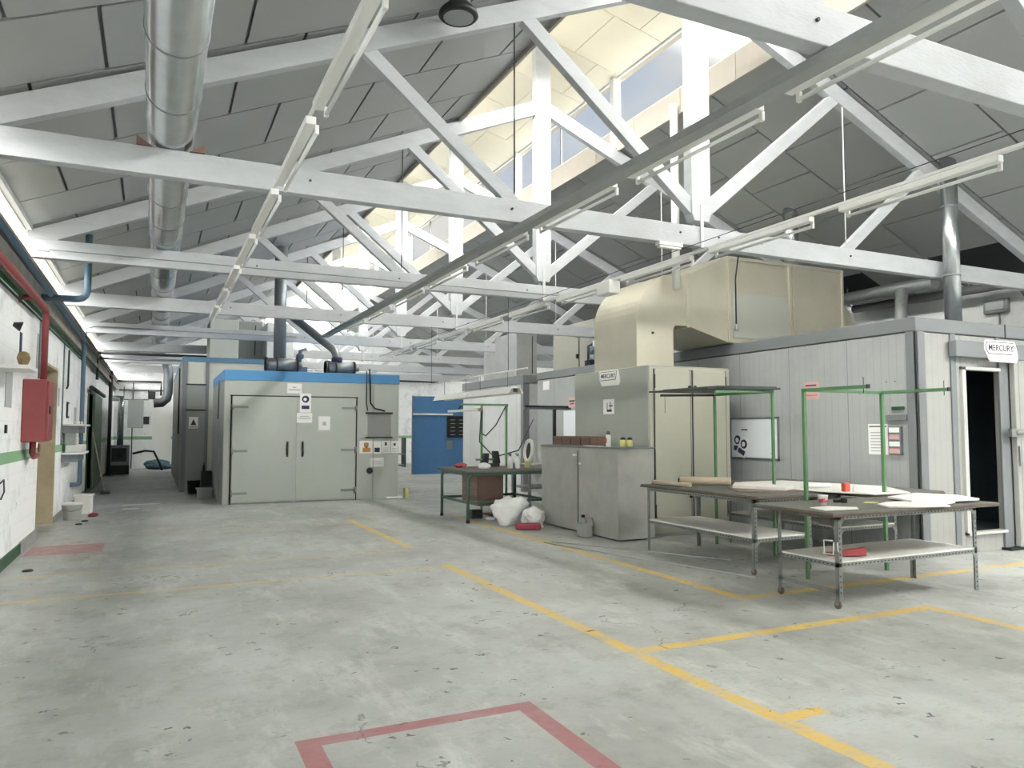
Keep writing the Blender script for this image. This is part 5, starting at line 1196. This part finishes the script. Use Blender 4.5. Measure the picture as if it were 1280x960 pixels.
MB().prism([(5.3, 12.4, zb+.06), (5.36, 12.4, zb+.24), (5.44, 12.4, zb+.24), (5.42, 12.4, zb+.06)], (0, .12, 0)).prism([(5.55, 12.4, zb+.06), (5.53, 12.4, zb+.28), (5.62, 12.4, zb+.28), (5.66, 12.4, zb+.06)], (0, .12, 0)).build('jaw', DARKST, t, bevel=.008)
MB().tube([(5.2, 12.46, zb+.13), (5.6, 12.46, zb+.13)], .02, 10).build('screw', STEELTUBE, t)
# beneath and beside the green bench
tag(MB().box(5.35, 12.1, 0, 6.0, 12.5, .03).build('wood_plank', WOODB, bevel=.004), 'reddish plank on the floor under the green workbench', 'plank')
tag(MB().box(4.92, 11.95, 0, 5.12, 12.15, .14).build('small_box', DARKST, bevel=.01), 'small dark box on the floor under the green workbench', 'box')
crumple('rag', (5.1, 11.6, 0), .09, .05, .06, PAPER, 'small pale rag on the floor under the green workbench', 'rag', 14)
o = crumple('plastic_bag', (5.18, 11.0, 0), .27, .24, .42, PLASTIC, 'big heap of clear white plastic film on the floor, left part', 'plastic film', 21, 4, .35)
o = crumple('plastic_bag', (5.62, 10.62, 0), .21, .19, .28, PLASTIC, 'smaller white plastic bag against the grey cabinet', 'plastic bag', 22, 4, .35); o.location.x = 5.35; o.location.y = 10.50; o.scale = (.8, .8, 1)
t = thing('seat_cushion', 'dark pink cushion lying on the floor in front of the plastic bags', 'cushion', (5.15, 10.3, 0))
MB().beam((4.97, 10.36, .05), (5.33, 10.20, .05), .16, .09).build('pad', REDF, t, bevel=.035, seg=4)
# second desk with fan
t = thing('side_desk', 'dark grey steel desk behind the green workbench', 'desk', (7, 13.6, 0))
MB().box(6.55, 13.1, .80, 8.0, 14.0, .84).build('top', GALVD, t, bevel=.004)
for (a, b) in ((6.62, 13.15), (7.9, 13.15), (6.62, 13.9), (7.9, 13.9)): MB().box(a-.025, b-.025, 0, a+.025, b+.025, .8).build('leg', STEELTUBE, t)
MB().box(6.6, 13.12, .36, 7.95, 13.95, .39).build('shelf', GALVD, t)
t = thing('desk_fan', 'white desk fan standing on the dark grey desk', 'fan', (6.7, 13.3, .84))
MB().lathe((6.68, 13.3, 1.10), [(.23, -.03), (.235, 0), (.23, .03), (.17, .03), (.17, -.03)], 30, (-.95, .1, .1)).build('cage_ring', WHITE, t)
MB().lathe((6.70, 13.32, 1.10), [(.165, -.01), (.165, .01)], 30, (-.95, .1, .1)).build('grille', DARKST, t)
MB().tube([(6.8, 13.4, 1.1), (6.86, 13.4, .95), (6.88, 13.4, .84)], .035, 12).box(6.75, 13.25, .84, 7.0, 13.5, .87).build('stand', WHITE, t)
t = tag(MB().prism([(6.55, 13.09, .845), (6.95, 13.09, .845), (6.75, 13.085, .50)], (0, -.012, 0)).build('hanging_cloth', PAPERG), 'triangular corner of pale cloth hanging over the grey desk edge', 'cloth')
flat([(6.56, 13.1), (6.95, 13.1), (6.95, 13.4), (6.56, 13.4)], .842, .006, PAPER, 'cloth', 'white cloth spread under the desk fan', 'cloth')
t = thing('office_chair', 'brown chair backrest rising beside the desk fan', 'chair', (7.3, 13.0, 0))
MB().box(6.98, 12.75, .82, 7.35, 12.80, 1.2).build('backrest', BROWN, t, bevel=.02); MB().box(6.98, 12.35, .45, 7.35, 12.75, .5).build('seat', BROWN, t, bevel=.015)
for a, b in ((7.0, 12.37), (7.33, 12.37), (7.0, 12.77), (7.33, 12.77)): MB().tube([(a, b, 0), (a, b, .85 if b > 12.5 else .45)], .013, 8).build('leg', DARKST, t)
t = thing('tee_stand', 'grey T-shaped frame with a black topped rail beside the green workbench', 'frame', (6.5, 12.4, 0))
MB().box(6.0, 12.1, 1.88, 6.95, 12.16, 1.92).build('rail', GALVD, t); MB().box(6.02, 12.1, 1.92, 6.9, 12.16, 1.95).build('strip', BLACK, t)
MB().box(6.6, 12.12, 0, 6.65, 12.17, 1.88).build('post', DARKST, t)
